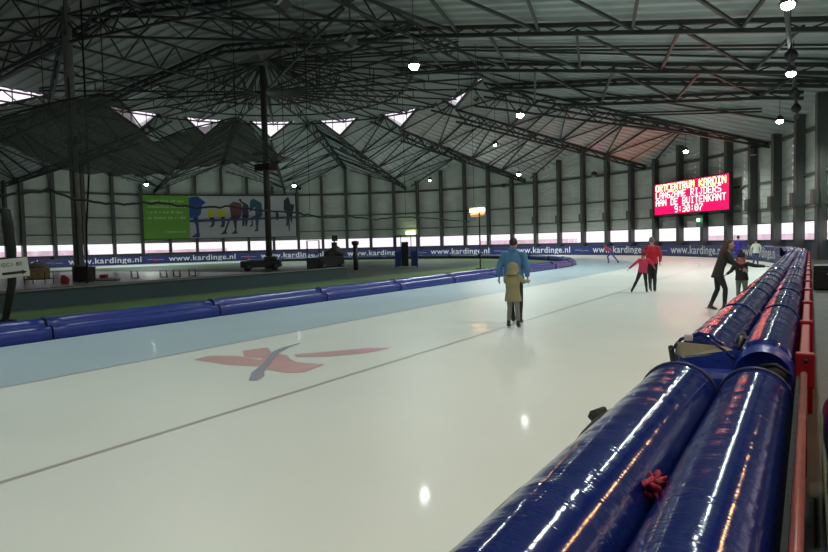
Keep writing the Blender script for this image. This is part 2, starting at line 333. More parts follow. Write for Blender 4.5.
for x0, y0, x1, y1, z0, z1, dp in ((CX, -14, CX, 22, 15.9, 15.9, 1.8), (CX, 22, CX, 38, 15.9, 15.9, 1.8), (CX, 22.2, CX + RI, 22.2, 15.8, 14.6, 1.6), (CX, 22.2, CX - RI, 22.2, 15.8, 14.6, 1.6), (CX, 22.2, CX - RI, 31, 15.8, 14.9, 1.3), (CX, 22.2, CX - RI, 12, 15.8, 14.9, 1.3), (CX, 22.2, CX + RI, 32, 15.8, 14.5, 1.2), (CX, 22.2, CX + RI, 12, 15.8, 14.5, 1.2), (CX + RI, -10, CX + RI, 38, 14.6, 14.6, .9), (CX - RI, -10, CX - RI, 38, 15.0, 15.0, .9), (CX + 9, -8, CX + 9, 38, 15.6, 15.6, .7), (CX - 9, -8, CX - 9, 38, 15.6, 15.6, .7)):
    L = sqrt((x1 - x0) ** 2 + (y1 - y0) ** 2)
    mb = girder((x0, y0, z0), (x1, y1, z1), dp, max(4, int(L / 2.6)), .09, .055); struct('roof_truss', mb, M['steel'], 'deep steel truss in the high centre roof')
# ------------------------------------------------------------------ outer wall, windows, columns
ZW0, ZW1 = 1.30, 2.68
def wallz(a): return lerp(OUT, a) + .1
def wstrip(mb, p, q, z0, zp, zq, pitch=.55):
    n = max(1, int((max(zp, zq) - z0) / pitch)); d = Vector((q.x - p.x, q.y - p.y, 0)).normalized(); nrm = Vector((-d.y, d.x, 0)) * .05
    for i in range(n):
        t0, t1 = i / n, (i + 1) / n; A = lambda b, t, zt, o: Vector((b.x, b.y, z0 + (zt - z0) * t)) + nrm * o
        tm = t1 - .12 / n
        mb.quad(A(p, t0, zp, 0), A(q, t0, zq, 0), A(q, tm, zq, .6), A(p, tm, zp, .6)); mb.quad(A(p, tm, zp, .6), A(q, tm, zq, .6), A(q, t1, zq, 0), A(p, t1, zp, 0))
bays = []
yy = [38 - (4.94 * pi / 180 * RW) * k for k in range(16)]
bays.append((P(-90, RW), P(KA[0], RW), wallz(-90), wallz(KA[0]), -90))
for k in range(len(KA) - 1): bays.append((P(KA[k], RW), P(KA[k + 1], RW), wallz(KA[k]), wallz(KA[k + 1]), KA[k]))
upper, sill = MB(), MB()
for k, (p, q, zp, zq, a) in enumerate(bays):
    m_ = P(a + 2.47, RW); m_ = (p + q) / 2; zm = wallz(a + 2.47) if a > -90 else (zp + zq) / 2
    wstrip(upper, p, m_, ZW1, zp, zm); wstrip(upper, m_, q, ZW1, zm, zq)
    sill.quad(p, q, q + Vector((0, 0, ZW0)), p + Vector((0, 0, ZW0)))
    bot, tp = ZW0, ZW1
    pane = MB(); pane.quad(*[Vector((v.x, v.y, z)) for v, z in ((p, bot), (q, bot), (q, tp), (p, tp))]); fr = MB()
    for z in (bot, tp): bar(fr, Vector((p.x, p.y, z)), Vector((q.x, q.y, z)), .06)
    window('long low window in the curved wall', fr, pane)
struct('wall_bend', upper, M['wall'], 'curved wall of pale ribbed cladding around the bend'); struct('wall_bend_sill', sill, M['wall_low'], 'dark wall below the windows of the bend')
def straight_wall(x, name, sx):
    up, sl = MB(), MB(); ys = [YS] + [y for y in yy[::-1] if y > YS]
    for y0, y1 in zip(ys, ys[1:]):
        p, q = Vector((x, y0, 0)), Vector((x, y1, 0)); wstrip(up, p, q, ZW1, 13.2 if sx < 0 else 11.4, 13.2 if sx < 0 else 11.4)
        sl.quad(p, q, q + Vector((0, 0, ZW0)), p + Vector((0, 0, ZW0)))
        pane = MB(); pane.quad((x, y0, ZW0), (x, y1, ZW0), (x, y1, ZW1), (x, y0, ZW1)); fr = MB()
        for z in (ZW0, ZW1): bar(fr, Vector((x, y0, z)), Vector((x, y1, z)), .06)
        window('long low window in the straight side wall', fr, pane)
        col = MB(); col.box((x - .35 - sx * .35, y1 - .13, 0), (x + .35 - sx * .35, y1 + .13, 11.3)); struct('column', col, M['col'], 'dark steel column of the side wall')
    struct('wall_%s' % name, up, M['wall'], 'ribbed cladding of the side wall'); struct('wall_%s_sill' % name, sl, M['wall_low'])
straight_wall(CX + RW, 'right', 1); straight_wall(CX - RW, 'left', -1)
mb = MB(); mb.quad((CX - RO, YS, 0), (CX + RO, YS, 0), (CX + RO, YS, 18), (CX - RO, YS, 18)); struct('wall_back', mb, M['wall'], 'end wall behind the viewpoint')
for a in KA:
    mb = MB(); z = wallz(a) - .1; t = R(a); mx = Matrix.Translation((CX, CY, 0)) @ Matrix.Rotation(-t, 4, 'Z')
    mb.box((-.12, RW - .66, 0), (.12, RW - .02, z), mx); mb.box((-.2, RW - .70, 0), (.2, RW - .62, z), mx)
    if a > 10: mb.box((-.26, RW - .95, 3.75), (.26, RW - .6, 4.75), mx)
    o = struct('column', mb, M['col'], 'dark steel column standing against the curved wall')
for z, r in ((3.85, .07), (6.0, .08), (9.1, .14)):
    mb = MB()
    for a0, a1 in zip(KA, KA[1:]):
        mb.quad(P(a0, RW - .15, z - r), P(a1, RW - .15, z - r), P(a1, RW - .15, z + r), P(a0, RW - .15, z + r))
        mb.quad(P(a0, RW - .15, z - r), P(a1, RW - .15, z - r), P(a1, RW, z - r), P(a0, RW, z - r))
    struct('trim_%d' % (3 + int(z)), mb, M['girt'] if z < 9 else M['col'], 'horizontal rail along the curved wall')
# a few plain buildings outside, seen through the windows
for a, r, w, h in ((-80, 72, 26, 2.0), (-56, 75, 14, 1.7), (-5, 74, 16, 1.9), (25, 76, 14, 1.8), (60, 78, 18, 1.6)):
    mb = MB(); mx = Matrix.Translation(P(a, r)) @ Matrix.Rotation(-R(a), 4, 'Z'); mb.box((-w / 2, -4, -.1), (w / 2, 4, h), mx)
    o = struct('outside_building', mb, M['brickout'], 'pale low building seen through the windows')
# ------------------------------------------------------------------ pillars
for x, y, r, lab, ap in ((-37.5, 22.2, .27, 'grey green round pillar beside the black container', 0), (-37.3, 38.0, .25, 'dark round pillar with brackets where the roof struts meet', 1)):
    t = thing('pillar', lab, 'pillar', (x, y, 0)); t['kind'] = 'structure'
    mb = MB(); mb.tube([(0, 0, 0), (0, 0, 16.2)], r, 20); mb.build('shaft', M['pillar'] if not ap else M['col'], t, smooth=True)
    mb = MB(); mb.tube([(0, 0, 0), (0, 0, .9)], r + .12, 20); mb.build('base_pad', M['darkgrey'], t, smooth=True)
    if ap:
        mb = MB(); mb.box((-.8, -.5, 7.9), (.8, .5, 8.45)); mb.box((-1.3, -.2, 9.2), (-.2, .2, 9.5)); mb.build('bracket', M['black'], t, bevel=.04)
    else:
        mb = MB(); mb.tube([(.45, -.3, 1), (.42, -.3, 6), (.40, -.3, 12)], .05, 8); mb.build('cable_duct', M['darkgrey'], t)
        mb = MB(); mb.box((.2, -.5, 8.1), (1.3, -.2, 8.5)); mb.build('bracket', M['black'], t)
# ------------------------------------------------------------------ boards with banners round the bend
GL = {}
def glyph_mesh(txt, size):
    c = bpy.data.curves.new('lettering', 'FONT'); c.body = txt; c.size = size; c.align_x = 'CENTER'; c.align_y = 'CENTER'; c.resolution_u = 3; c.offset = .012 * size; c.space_character = 1.08
    o = bpy.data.objects.new('lettering', c); COL.objects.link(o); dg = bpy.context.evaluated_depsgraph_get()
    me = bpy.data.meshes.new_from_object(o.evaluated_get(dg)); V = [tuple(v.co) for v in me.vertices]; F = [tuple(p.vertices) for p in me.polygons]
    COL.objects.unlink(o); bpy.data.objects.remove(o); return V, F
TV, TF = glyph_mesh('www.kardinge.nl', 1.0)
wid = max(v[0] for v in TV) - min(v[0] for v in TV); sc = 8.5 / wid
desc = ['at the left end, half behind the sign post', 'behind the near pillar and the container', 'left of the far pillar, below the green poster', 'cut by far pillar and dark machine', 'behind the black post, left of the blue gate', 'behind the pole of the orange lamp', 'behind the head of the man in blue', 'behind the far bending skater', 'between the man in red and the long haired woman', 'behind the two skaters beyond the long cushions']
bi = 0
for k in range(-1, 9):
    ac = -76.15 + 18.55 * k; a0, a1 = ac - 9.27, ac + 9.27
    if a1 > 90: a1 = 90
    t = thing('banner_board', 'blue www.kardinge.nl banner board ' + desc[k + 1], 'banner', P(max(min(ac, 90), -90), ROUT + .1), 0, 'banners along the boards of the bend')
    o0 = t.location
    def Q(a, r, z):
        if a < -90: return Vector((CX - r, CY - (-90 - a) * pi / 180 * r, z)) - o0
        return P(a, r, z) - o0
    n = 12; mb = MB()
    for i in range(n):
        s0, s1 = a0 + (a1 - a0) * i / n, a0 + (a1 - a0) * (i + 1) / n
        mb.quad(Q(s0, ROUT + .1, .06), Q(s1, ROUT + .1, .06), Q(s1, ROUT + .1, .98), Q(s0, ROUT + .1, .98))
        mb.quad(Q(s0, ROUT + .22, .06), Q(s1, ROUT + .22, .06), Q(s1, ROUT + .22, .98), Q(s0, ROUT + .22, .98))
        mb.quad(Q(s0, ROUT + .1, .98), Q(s1, ROUT + .1, .98), Q(s1, ROUT + .22, .98), Q(s0, ROUT + .22, .98))
    mb.build('sheet', M['banner'], t)
    mb = MB()
    for i in range(n):
        s0, s1 = a0 + (a1 - a0) * i / n, a0 + (a1 - a0) * (i + 1) / n
        mb.quad(Q(s0, ROUT + .02, 0), Q(s1, ROUT + .02, 0), Q(s1, ROUT + .02, .12), Q(s0, ROUT + .02, .12)); mb.quad(Q(s0, ROUT + .02, .12), Q(s1, ROUT + .02, .12), Q(s1, ROUT + .22, .12), Q(s0, ROUT + .22, .12))
    mb.build('kick_strip', M['navy'], t)
    if a1 - a0 > 15:
        mb = MB(); r_ = ROUT + .07
        for x, y, z in TV: mb.v.append(tuple(Q(ac + degrees(x * sc / r_), r_, .57 + y * sc * .86)))
        mb.f = TF; mb.m = [0] * len(TF); mb.build('lettering', M['white'], t)
        mb = MB(); al = ac + 9.27
        for s0, s1, z0, z1 in ((-1.5, -.5, .53, .56), (.4, 1.6, .47, .50)): mb.quad(Q(al + s0, r_, z0), Q(al + s1, r_, z0), Q(al + s1, r_, z1), Q(al + s0, r_, z1))
        mb.build('logo_line', M['white'], t)
        mb = MB(); mb.quad(Q(al - .4, r_, .37), Q(al + .05, r_, .35), Q(al + .45, r_, .45), Q(al + .1, r_, .55), Q(al + .35, r_, .67), Q(al - .1, r_, .63), Q(al - .45, r_, .69)); mb.build('logo_leaf', M['logo_r'] if k in (0, 1) else M['girt'], t)
# ------------------------------------------------------------------ crash cushions
def lobe(path, r, z0, z1, c, seed=0, wob=.006, step=None):
    """domed long cushion: path of (pos, right-vector); c = sideways centre; r = half width"""
    mb = MB(); rnd = random.Random(seed); prof = []
    prof.append((-r, z0))
    for k in range(15): t = pi - pi * k / 14; prof.append((cos(t) * r, z1 - r + sin(t) * r))
    prof.append((r, z0)); n = len(prof); N = len(path)
    for i, (p, rt) in enumerate(path):
        e = min(i, N - 1 - i); shrink = (0.93, .985, 1)[min(e, 2)]
        w = 1 + rnd.uniform(-1, 1) * wob
        for x, z in prof: mb.v.append(tuple(Vector(p) + Vector(rt) * (c + x * shrink * w) + Vector((0, 0, z0 + (z - z0) * (shrink ** .6) * w))))
    for i in range(N - 1):
        for k in range(n - 1): mb.f.append((i * n + k, i * n + k + 1, (i + 1) * n + k + 1, (i + 1) * n + k))
        mb.f.append((i * n + n - 1, i * n, (i + 1) * n, (i + 1) * n + n - 1))
    mb.f.append(tuple(range(n))); mb.f.append(tuple((N - 1) * n + k for k in reversed(range(n)))); mb.m = [0] * len(mb.f)
    return mb
def spath(x, y0, y1, step=.1):
    n = max(3, int((y1 - y0) / step)); ys = [y0] + [y0 + .03] + [y0 + .09] + [y0 + .09 + (y1 - y0 - .18) * i / n for i in range(1, n)] + [y1 - .09, y1 - .03, y1]
    return [((x, y, 0), (1, 0, 0)) for y in ys]
def band(mb, y, c, r, z1, z0, w=.02, up=.006):        # strap hugging the dome
    pts = [(c - r - up, y, z0)] + [(c + cos(pi - pi * k / 16) * (r + up), y, z1 - r + sin(pi * k / 16) * (r + up)) for k in range(17)] + [(c + r + up, y, z0)]
    mb.tube(pts, w * .6, 6)
# nearest cushion, right below the viewpoint
t = thing('crash_cushion', 'nearest shiny blue double cushion in front, lower than the next one', 'cushion', (0, 2.2, 0), 0, 'blue cushions along the outer boards')
L1 = lobe(spath(0, -1.9, 2.72, .05), .255, 0, .90, -.785, 1, .004).build('cushion', M['vinyl'], t, smooth=True)
L2 = lobe(spath(0, -1.9, 2.76, .05), .218, 0, .90, -.308, 2, .004).build('cushion', M['vinyl'], t, smooth=True)
for c, r in ((-.785, .255), (-.308, .218)):
    mb = MB(); band(mb, 2.60, c, r, .90, .3); mb.build('seam', M['navy'], t, smooth=True)
mb = MB(); mb.tube([(-1.07 + .012 * sin(3 * y), y, .66 + .02 * sin(5 * y)) for y in [-1.9 + .25 * i for i in range(19)]], [.026] * 19, 8, 2.0, (1, 0, 0)); mb.box((-1.085, -1.9, 0), (-1.05, 2.6, .68)); mb.tube([(-1.05, 1.72, .60), (-1.15, 1.80, .68), (-1.12, 1.9, .70)], [.03, .05, .02], 6)
mb.build('tarp_edge', M['tarp'], t, smooth=True)
# a crumpled pink rag tied between the domes
rag = MB(); rnd = random.Random(3)
for j in range(7):
    pts = [Vector((-.535, 2.62 + .02 * j, .78)) + Vector((rnd.uniform(-.045, .045), rnd.uniform(-.06, .06), rnd.uniform(-.03, .05))) for _ in range(6)]
    rag.tube(pts, [.008, .012, .014, .012, .014, .008], 6)
rag = rag.build('rag', M['scarf'], smooth=True); rag.data.materials[0] = mat('rag_crimson', (.26, .006, .035), .6, noise=(30, .3)); tag(rag, 'small crumpled crimson rag tied between the two nearest cushion domes', 'rag')
# the following cushions on the straight
prev = 5.36; k = 0
clab = ['second blue cushion with its end flap of beige lining open', 'third blue cushion from the front, with a faint strap across', 'fourth blue cushion from the front', 'fifth blue cushion, by the hand of the child in the black hat', 'sixth blue cushion from the front, behind the child\'s reaching hand', 'seventh blue cushion from the front', 'eighth blue cushion from the front', 'last straight blue cushion before the row bends left']
while prev < 34.5:
    L = (38.0 - 5.36) / 8; y0, y1 = prev, prev + L - .03; zt = 1.02 if k == 0 else 1.0 + (.012 if k % 2 else -.01)
    t = thing('crash_cushion', clab[k], 'cushion', (0, y0, 0), 0, 'blue cushions along the outer boards')
    st = .08 if k < 2 else .25
    for c, r in ((-.705, .222), (-.285, .192)): lobe(spath(0, 0, y1 - y0, st), r, 0, zt, c, k * 5 + (c < -.5), .006).build('cushion', M['vinyl'], t, smooth=True)
    for q in (1.25, 2.6) if k else (2.7,):
        for c, r in ((-.705, .222), (-.285, .192)):
            mb = MB(); band(mb, q, c, r, zt, .4, .010, .003); mb.build('strap', M['vinyl'], t, smooth=True)
    if k == 0:
        mb = MB(); mb.box((-.90, -.20, .06), (-.12, .04, .80)); mb.build('end_block', M['vinyl_in'], t, bevel=.06)
        mb = MB(); mb.quad((-.86, -.10, .985), (-.83, -.13, .865), (-.62, -.12, .905), (-.47, -.11, .945), (-.55, -.06, .965)); mb.quad((-.83, -.13, .865), (-.86, -.10, .985), (-.90, .02, .97), (-.91, .02, .86)); mb.build('end_flap', M['foam'], t)
        mb = MB(); mb.quad((-.85, -.125, .87), (-.47, -.115, .95), (-.47, -.15, .45), (-.83, -.17, .45)); mb.quad((-.85, -.125, .87), (-.83, -.17, .45), (-.92, .05, .45), (-.92, .05, .87)); mb.quad((-.47, -.115, .95), (-.47, -.15, .45), (-.40, .05, .45), (-.40, .05, .92)); mb.build('end_cover', M['vinyl_in'], t)
        mb = MB(); mb.tube([(-.945, .05, .92), (-.91, -.04, .80), (-.90, -.06, .6)], .022, 6); mb.build('end_seam', M['tarp'], t)
        mb = MB(); mb.tube([(-.93, .0, .90), (-.86, .0, .99), (-.72, .0, 1.045), (-.63, -.05, 1.0), (-.47, -.14, .89)], [.012, .014, .015, .012, .010], 6); mb.tube([(-.72, .0, 1.045), (-.66, .06, 1.03), (-.52, .0, .93)], .010, 6); mb.build('flap_edge', M['vinyl'], t, smooth=True)
        mb = MB(); mb.box((-.83, -.05, .985), (-.77, -.01, 1.035)); mb.build('label_tag', M['sled'], t, bevel=.008)
        lobe([((0, y, 0), (1, 0, 0)) for y in (-.20, -.16, -.08, .0, .1, .18, .22)], .20, .5, .985, -.285, 9, .01).build('end_wrap', M['vinyl_in'], t, smooth=True)
        mb = MB(); mb.quad((-.82, -.205, .70), (-.14, -.205, .72), (-.14, -.205, .20), (-.82, -.205, .2)); mb.build('end_face', M['vinyl_in'], t)
        mb = MB(); mb.ball((-.20, -.20, .80), (.07, .03, .07)); mb.tube([(-.30, -.19, .86), (-.2, -.22, .88), (-.12, -.2, .82), (-.10, -.1, .70)], .014, 6); mb.build('buckle', M['black'], t, smooth=True)
        mb = MB(); mb.tube([(-.50, .5, .86), (-.49, .62, .93), (-.46, .70, .90), (-.48, .82, .95)], [.015, .03, .025, .012], 6); mb.build('strap_end', M['black'], t, smooth=True)
    prev += L; k += 1
# cushions round the start of the bend
for j in range(3):
    a1 = 90 - j * 7.0 - .6; a0 = a1 - 6.7
    path = [(tuple(P(a1 - (a1 - a0) * i / 8, 37.7)), (sin(R(a1 - (a1 - a0) * i / 8)), cos(R(a1 - (a1 - a0) * i / 8)), 0)) for i in range(9)]
    t = thing('crash_cushion', ['first blue cushion of the curved row at the far end', 'middle blue cushion of the curved row at the far end', 'last blue cushion of the curved row, nearest the banner lettering'][j], 'cushion', (0, 0, 0), 0, 'blue cushions along the outer boards')
    for c, r in ((-.705, .222), (-.285, .192)): lobe(path, r, 0, 1.0, c, 60 + j, .01).build('cushion', M['vinyl'], t, smooth=True)
# red steel frame behind the cushions
t = thing('barrier_frame', 'red steel barrier frame behind the long row of blue cushions', 'barrier', (0, 0, 0))
mb = MB(); mb.tube([(-.030, -1, .84), (-.030, 4.95, .86)], .021, 10); mb.build('pipe', M['rust'], t, smooth=True)['label'] = 'thin worn red pipe'
y = 5.3; j = 0
while y < 37:
    mb = MB(); mb.box((-.065, y + .02, .80), (.005, y + 2.1, .90)); mb.build('rail', M['red'], t, bevel=.01)
    mb = MB(); mb.box((-.085, y - .04, 0 if j else .70), (.035, y + .05, .95 if j == 0 else .93)); mb.build('post', M['red'], t, bevel=.012)
    if j < 5:
        mb = MB(); mb.ball((-.02, y - .045, .90 if j == 0 else .86), (.016, .012, .016)); mb.build('bolt', M['black'], t)
    mb = MB(); mb.box((-.03, y, .05), (-.01, y + 2.1, .78)); mb.build('panel', M['red'], t)
    y += 2.16; j += 1
mb = MB(); mb.box((-.075, .2, 0), (-.055, 5.2, .8)); mb.build('backing', M['tarp'], t)
# spare cushion on the floor at the right
t = thing('spare_cushion', 'dark blue cushion standing on the walkway right of the red frame', 'cushion', (0, 0, 0))
lobe([((.0, y + .0, 0), (1, 0, 0)) for y in [.6 + .2 * i for i in range(24)]], .2, .0, .80, .275, 5, .02).build('cover', M['vinyl'], t, smooth=True)
mb = MB(); mb.tube([(.075, .6 + .25 * i, .58 + .01 * sin(i * 2)) for i in range(19)], .012, 6); mb.build('piping', mat('olive_trim', (.10, .11, .05), .7), t, smooth=True)
# black flight case further along
t = thing('flight_case', 'black case on the walkway beyond the red frame', 'case', (.56, 24.2, 0))
mb = MB(); mb.box((-.46, -.5, .03), (.9, .5, .62)); mb.build('body', M['black'], t, bevel=.02); mb = MB(); mb.box((-.46, -.5, .63), (.9, .5, .78)); mb.build('lid', M['black'], t, bevel=.02)
mb = MB(); mb.box((-.1, -.53, .5), (.12, -.5, .53)); mb.build('handle', M['sled'], t); mb = MB(); mb.box((-.01, -.53, .66), (.02, -.5, .75)); mb.build('latch', M['sled'], t)
# low inner cushions
icn = 0
ilab = ['low blue inner cushion at the far left of the view', 'low blue inner cushion, next along from the left one', 'low blue inner cushion in front of the boards near the far pillar', 'low blue inner cushion left of the man in blue', 'low blue inner cushion behind the man in blue']
path_all = track(RIN, step=1.5, far=False)
def inner_seg(pts, idx, lab):
    t = thing('inner_cushion', lab, 'cushion', (0, 0, 0), 0, 'low blue cushions on the inside of the track')
    pth = []
    for i, p in enumerate(pts):
        q = pts[min(i + 1, len(pts) - 1)]; o = pts[max(i - 1, 0)]; d = Vector((q[0] - o[0], q[1] - o[1], 0)).normalized(); pth.append(((p[0], p[1], 0), (d.y, -d.x, 0)))
    for c, r, z0, z1 in ((-.13, .13, 0, .29), (-.42, .19, 0, .43)):
        lobe(pth, r, z0, z1, c, idx, .02).build('cushion', M['vinyl_in'] if idx < 116 else M['navy'], t, smooth=True)
    mb = MB(); p, d = Vector(pth[0][0]), Vector(pth[0][1]); pe = MB()
    mb.tube([p + d * (-.42 + .2 * cos(pi * k / 8)) + Vector((0, 0, .24 + .2 * sin(pi * k / 8))) for k in range(9)], .010, 5); mb.build('end_seam', M['vinyl'], t)
y = -6.0; segs = []
while y < CY - .1:
    y1 = min(y + 4.4, CY); segs.append([(CX + RIN, y + .02 + (y1 - y - .04) * i / 12) for i in range(13)]); y = y1
for j in range(14):
    a1 = 90 - j * 10; segs.append([(CX + RIN * sin(R(a1 - .05 - 9.9 * i / 8)), CY + RIN * cos(R(a1 - .05 - 9.9 * i / 8))) for i in range(9)])
straight_lab = {}
names = ['beyond the left edge', 'at the left edge below the sign post', 'below the beige tarpaulin stack', 'in front of the near pillar', 'left of the leaf logo', 'in front of the far pillar', 'between the far pillar and the black post', 'in front of the blue gate', 'left of the orange lamp pole', 'just left of the man in blue', 'behind the man in blue, where the row starts to bend']
for j, s in enumerate(segs):
    inner_seg(s, 100 + j, 'low blue inner cushion ' + (names[j] if j < len(names) else ['at the tip of the bend right of the man in blue', 'just past the tip of the bend', 'on the back of the bend behind the blue jacket'][j - 11] if j < 14 else 'in the dark row curving away behind the infield'))
# ------------------------------------------------------------------ LED scoreboard
F5 = dict(O='01110 10001 10001 10001 10001 10001 01110', R='11110 10001 10001 11110 10100 10010 10001', T='11111 00100 00100 00100 00100 00100 00100', C='01111 10000 10000 10000 10000 10000 01111', E='11111 10000 10000 11110 10000 10000 11111', N='10001 11001 10101 10101 10011 10001 10001', U='10001 10001 10001 10001 10001 10001 01110', M='10001 11011 10101 10101 10001 10001 10001', K='10001 10010 10100 11000 10100 10010 10001', A='01110 10001 10001 11111 10001 10001 10001', D='11110 10001 10001 10001 10001 10001 11110', I='01110 00100 00100 00100 00100 00100 01110', L='10000 10000 10000 10000 10000 10000 11111', G='01111 10000 10000 10111 10001 10001 01111', Z='11111 00001 00010 00100 01000 10000 11111', J='00111 00010 00010 00010 00010 10010 01100', S='01111 10000 10000 01110 00001 00001 11110', B='11110 10001 10001 11110 10001 10001 11110')
F5.update({'9': '01110 10001 10001 01111 00001 00001 01110', ':': '00000 00100 00100 00000 00100 00100 00000', '3': '11110 00001 00001 01110 00001 00001 11110', '0': '01110 10001 10011 10101 11001 10001 01110', '7': '11111 00001 00010 00100 01000 01000 01000', ' ': ' '.join(['00000'] * 7)})
A_, B_ = P(37.35, 39.75, 0), P(52.75, 39.75, 0); dirx = (B_ - A_).normalized(); W = (B_ - A_).length; nrm = Vector((-dirx.y, dirx.x, 0)); nrm = -nrm if nrm.dot(Vector((0, 0, 0)) - A_) < 0 else nrm
t = thing('scoreboard', 'large red electronic text board with glowing letters on the curved wall', 'scoreboard', A_ + Vector((0, 0, 4.15)))
rot = Matrix(((dirx.x, -nrm.x, 0), (dirx.y, -nrm.y, 0), (0, 0, 1))).to_4x4()      # local x along board, -y to the ice
def LB(a, b, mb): mb.box(a, b, rot)
mb = MB(); LB((-.15, 0, -.2), (W + .15, .35, 3.1), mb); mb.build('housing', M['black'], t)
mb = MB(); LB((-.05, -.03, -.08), (W + .05, 0.0, 3.0), mb); mb.build('display', M['ledpanel'], t)
cw = (W - .3) / 17; ps = cw / 6
for li, (line, z) in enumerate((('ORTCENTRUM KARDIN', 2.24), ('LANGZAME RIJDERS', 1.50), ('AAN DE BUITENKANT', .76), ('9:30:07', .02))):
    mb = MB(); x0 = .15 + (0 if li < 3 else 5 * cw)
    for ci, ch in enumerate(line):
        for r_, row in enumerate(F5[ch].split()):
            for c_, b in enumerate(row):
                if b == '1':
                    x = x0 + ci * cw + c_ * ps; zz = z + (6 - r_) * .094; LB((x, -.05, zz), (x + ps * .92, -.032, zz + .084), mb)
    mb.build('text_row', M['ledy'] if li == 0 else M['led'], t)
# second small red sign at the right end
t = tag((lambda mb: (mb.box((-.05, -.6, -.5), (.05, .6, .5)), mb.build('glowing_sign', M['signred'], None, loc=(2.55, 47.6, 6.6)))[1])(MB()), 'small glowing red sign at the right edge on the side wall', 'sign')
# exit signs
def wallthing(name, label, cat, a, r, z, w, h, m, d=.1):
    mb = MB(); mx = Matrix.Rotation(-R(a), 4, 'Z'); mb.box((-w / 2, -d, -h / 2), (w / 2, 0, h / 2), mx); return tag(mb.build(name, m, None, loc=P(a, r, z)), label, cat)
wallthing('exit_sign', 'small yellow green lit exit sign above the blue gate', 'sign', -14.8, 40.1, 3.25, 1.3, .5, M['exity'])
wallthing('exit_light', 'small bright green light below the red scoreboard', 'light', 45.75, 40.1, 3.3, .3, .3, M['exitg'])
wallthing('notice_board', 'pale blank board on the wall below the red scoreboard', 'notice', 44.3, 40.1, 2.95, 1.1, .6, M['sled'])
# ------------------------------------------------------------------ poster: green text panel and skating photo
a0, a1, ag = -67.6, -38.4, -59.1; z0, z1 = 3.15, 9.0; rp = 40.25
t = thing('poster', 'wide poster with green text panel and skaters on the far wall', 'poster', P(-53, rp, z0)); o0 = t.location.copy()
def PQ(a, z, d=0): return P(a, rp - d, z) - o0
def psheet(name, b0, b1, m, d):
    mb = MB(); n = 8
    for i in range(n):
        s0, s1 = b0 + (b1 - b0) * i / n, b0 + (b1 - b0) * (i + 1) / n; mb.quad(PQ(s0, z0, d), PQ(s1, z0, d), PQ(s1, z1, d), PQ(s0, z1, d))
    return mb.build(name, m, t)
psheet('text_panel', a0, ag, M['poster_green'], .02); psheet('photo_panel', ag, a1, M['poster_white'], .02)
rnd = random.Random(11)
for li, (z, ta, tb) in enumerate(((8.1, a0 + .9, ag - .9), (7.35, a0 + .9, ag - .5), (6.6, a0 + .9, ag - 1.2), (5.85, a0 + .9, ag - .8), (4.0, -63.8, -59.9))):
    mb = MB(); a = ta; hgt = .36 if z > 5 else .26
    while a < tb:
        up_ = rnd.choice((.7, .75, 1)) * hgt; mb.quad(PQ(a, z, .05), PQ(a + .13, z, .05), PQ(a + .13, z + up_, .05), PQ(a, z + up_ * .9, .05)); a += .19 if rnd.random() < .82 else .5
    mb.build('text_line', M['ptext'], t)
def PX(x, y, d): return PQ(ag + (a1 - ag) * (x - 8) / (800 - 8), z1 - (z1 - z0) * (y - 42) / (385 - 42), d)   # poster plan units
def shape(name, m, polys, d=.06):
    mb = MB()
    for p in polys: mb.quad(*[PX(x, y, d) for x, y in p])
    return mb.build(name, m, t)
shape('printed_boards', mat('print_boards', (.06, .07, .17), .5), [[(8, 235), (800, 215), (800, 232), (8, 255)]], .04)
shape('printed_skater', M['pblue'], [[(12, 55), (70, 45), (130, 95), (100, 120), (90, 190), (60, 215), (8, 220), (8, 60)], [(30, 210), (70, 205), (72, 290), (75, 345), (55, 345), (50, 280)], [(15, 372), (55, 338), (78, 345), (75, 378)]])
shape('printed_skater', M['pyel'], [[(140, 150), (180, 145), (190, 175), (180, 215), (142, 215)], [(205, 165), (262, 150), (275, 180), (262, 210), (208, 212)]])
shape('printed_legs', M['pdark'], [[(150, 215), (185, 215), (188, 270), (170, 295), (150, 292), (168, 265)], [(235, 212), (262, 210), (262, 270), (255, 296), (226, 294), (240, 265)]])
shape('printed_skater', M['pred'], [[(300, 110), (330, 88), (385, 100), (400, 150), (380, 215), (310, 215)]])
shape('printed_legs', M['pdark'], [[(310, 210), (380, 210), (350, 250), (345, 325), (355, 350), (305, 352), (335, 320), (322, 240), (300, 240), (270, 325), (275, 350), (225, 357), (258, 320), (285, 245)]], .065)
shape('printed_skater', M['pdark'], [[(372, 65), (388, 65), (392, 85), (440, 115), (440, 200), (425, 290), (412, 290), (412, 230), (405, 290), (390, 290), (392, 200), (400, 110), (375, 85)]], .055)
shape('printed_skater', M['pteal'], [[(455, 80), (480, 62), (540, 100), (545, 200), (515, 230), (505, 320), (512, 330), (475, 337), (492, 310), (490, 235), (470, 235), (470, 290), (438, 300), (460, 270), (458, 220), (490, 200), (490, 130), (445, 180)]])
shape('printed_skater', M['pdark'], [[(645, 165), (660, 165), (668, 200), (660, 245), (648, 245), (644, 200)], [(710, 80), (745, 50), (760, 110), (790, 120), (775, 190), (765, 280), (750, 230), (748, 340), (740, 340), (735, 235), (735, 290), (720, 300), (728, 200), (705, 150)]])
mb = MB(); bar(mb, PQ(a0, z0, .08), PQ(ag, z0, .08), .06); bar(mb, PQ(ag, z0, .08), PQ((ag + a1) / 2, z0, .08), .06); bar(mb, PQ((ag + a1) / 2, z0, .08), PQ(a1, z0, .08), .06); bar(mb, PQ(a1, z0, .08), PQ(a1, z1, .08), .05); bar(mb, PQ(a0, z0, .08), PQ(a0, z1, .08), .05)
mb.build('frame', M['darkgrey'], t)
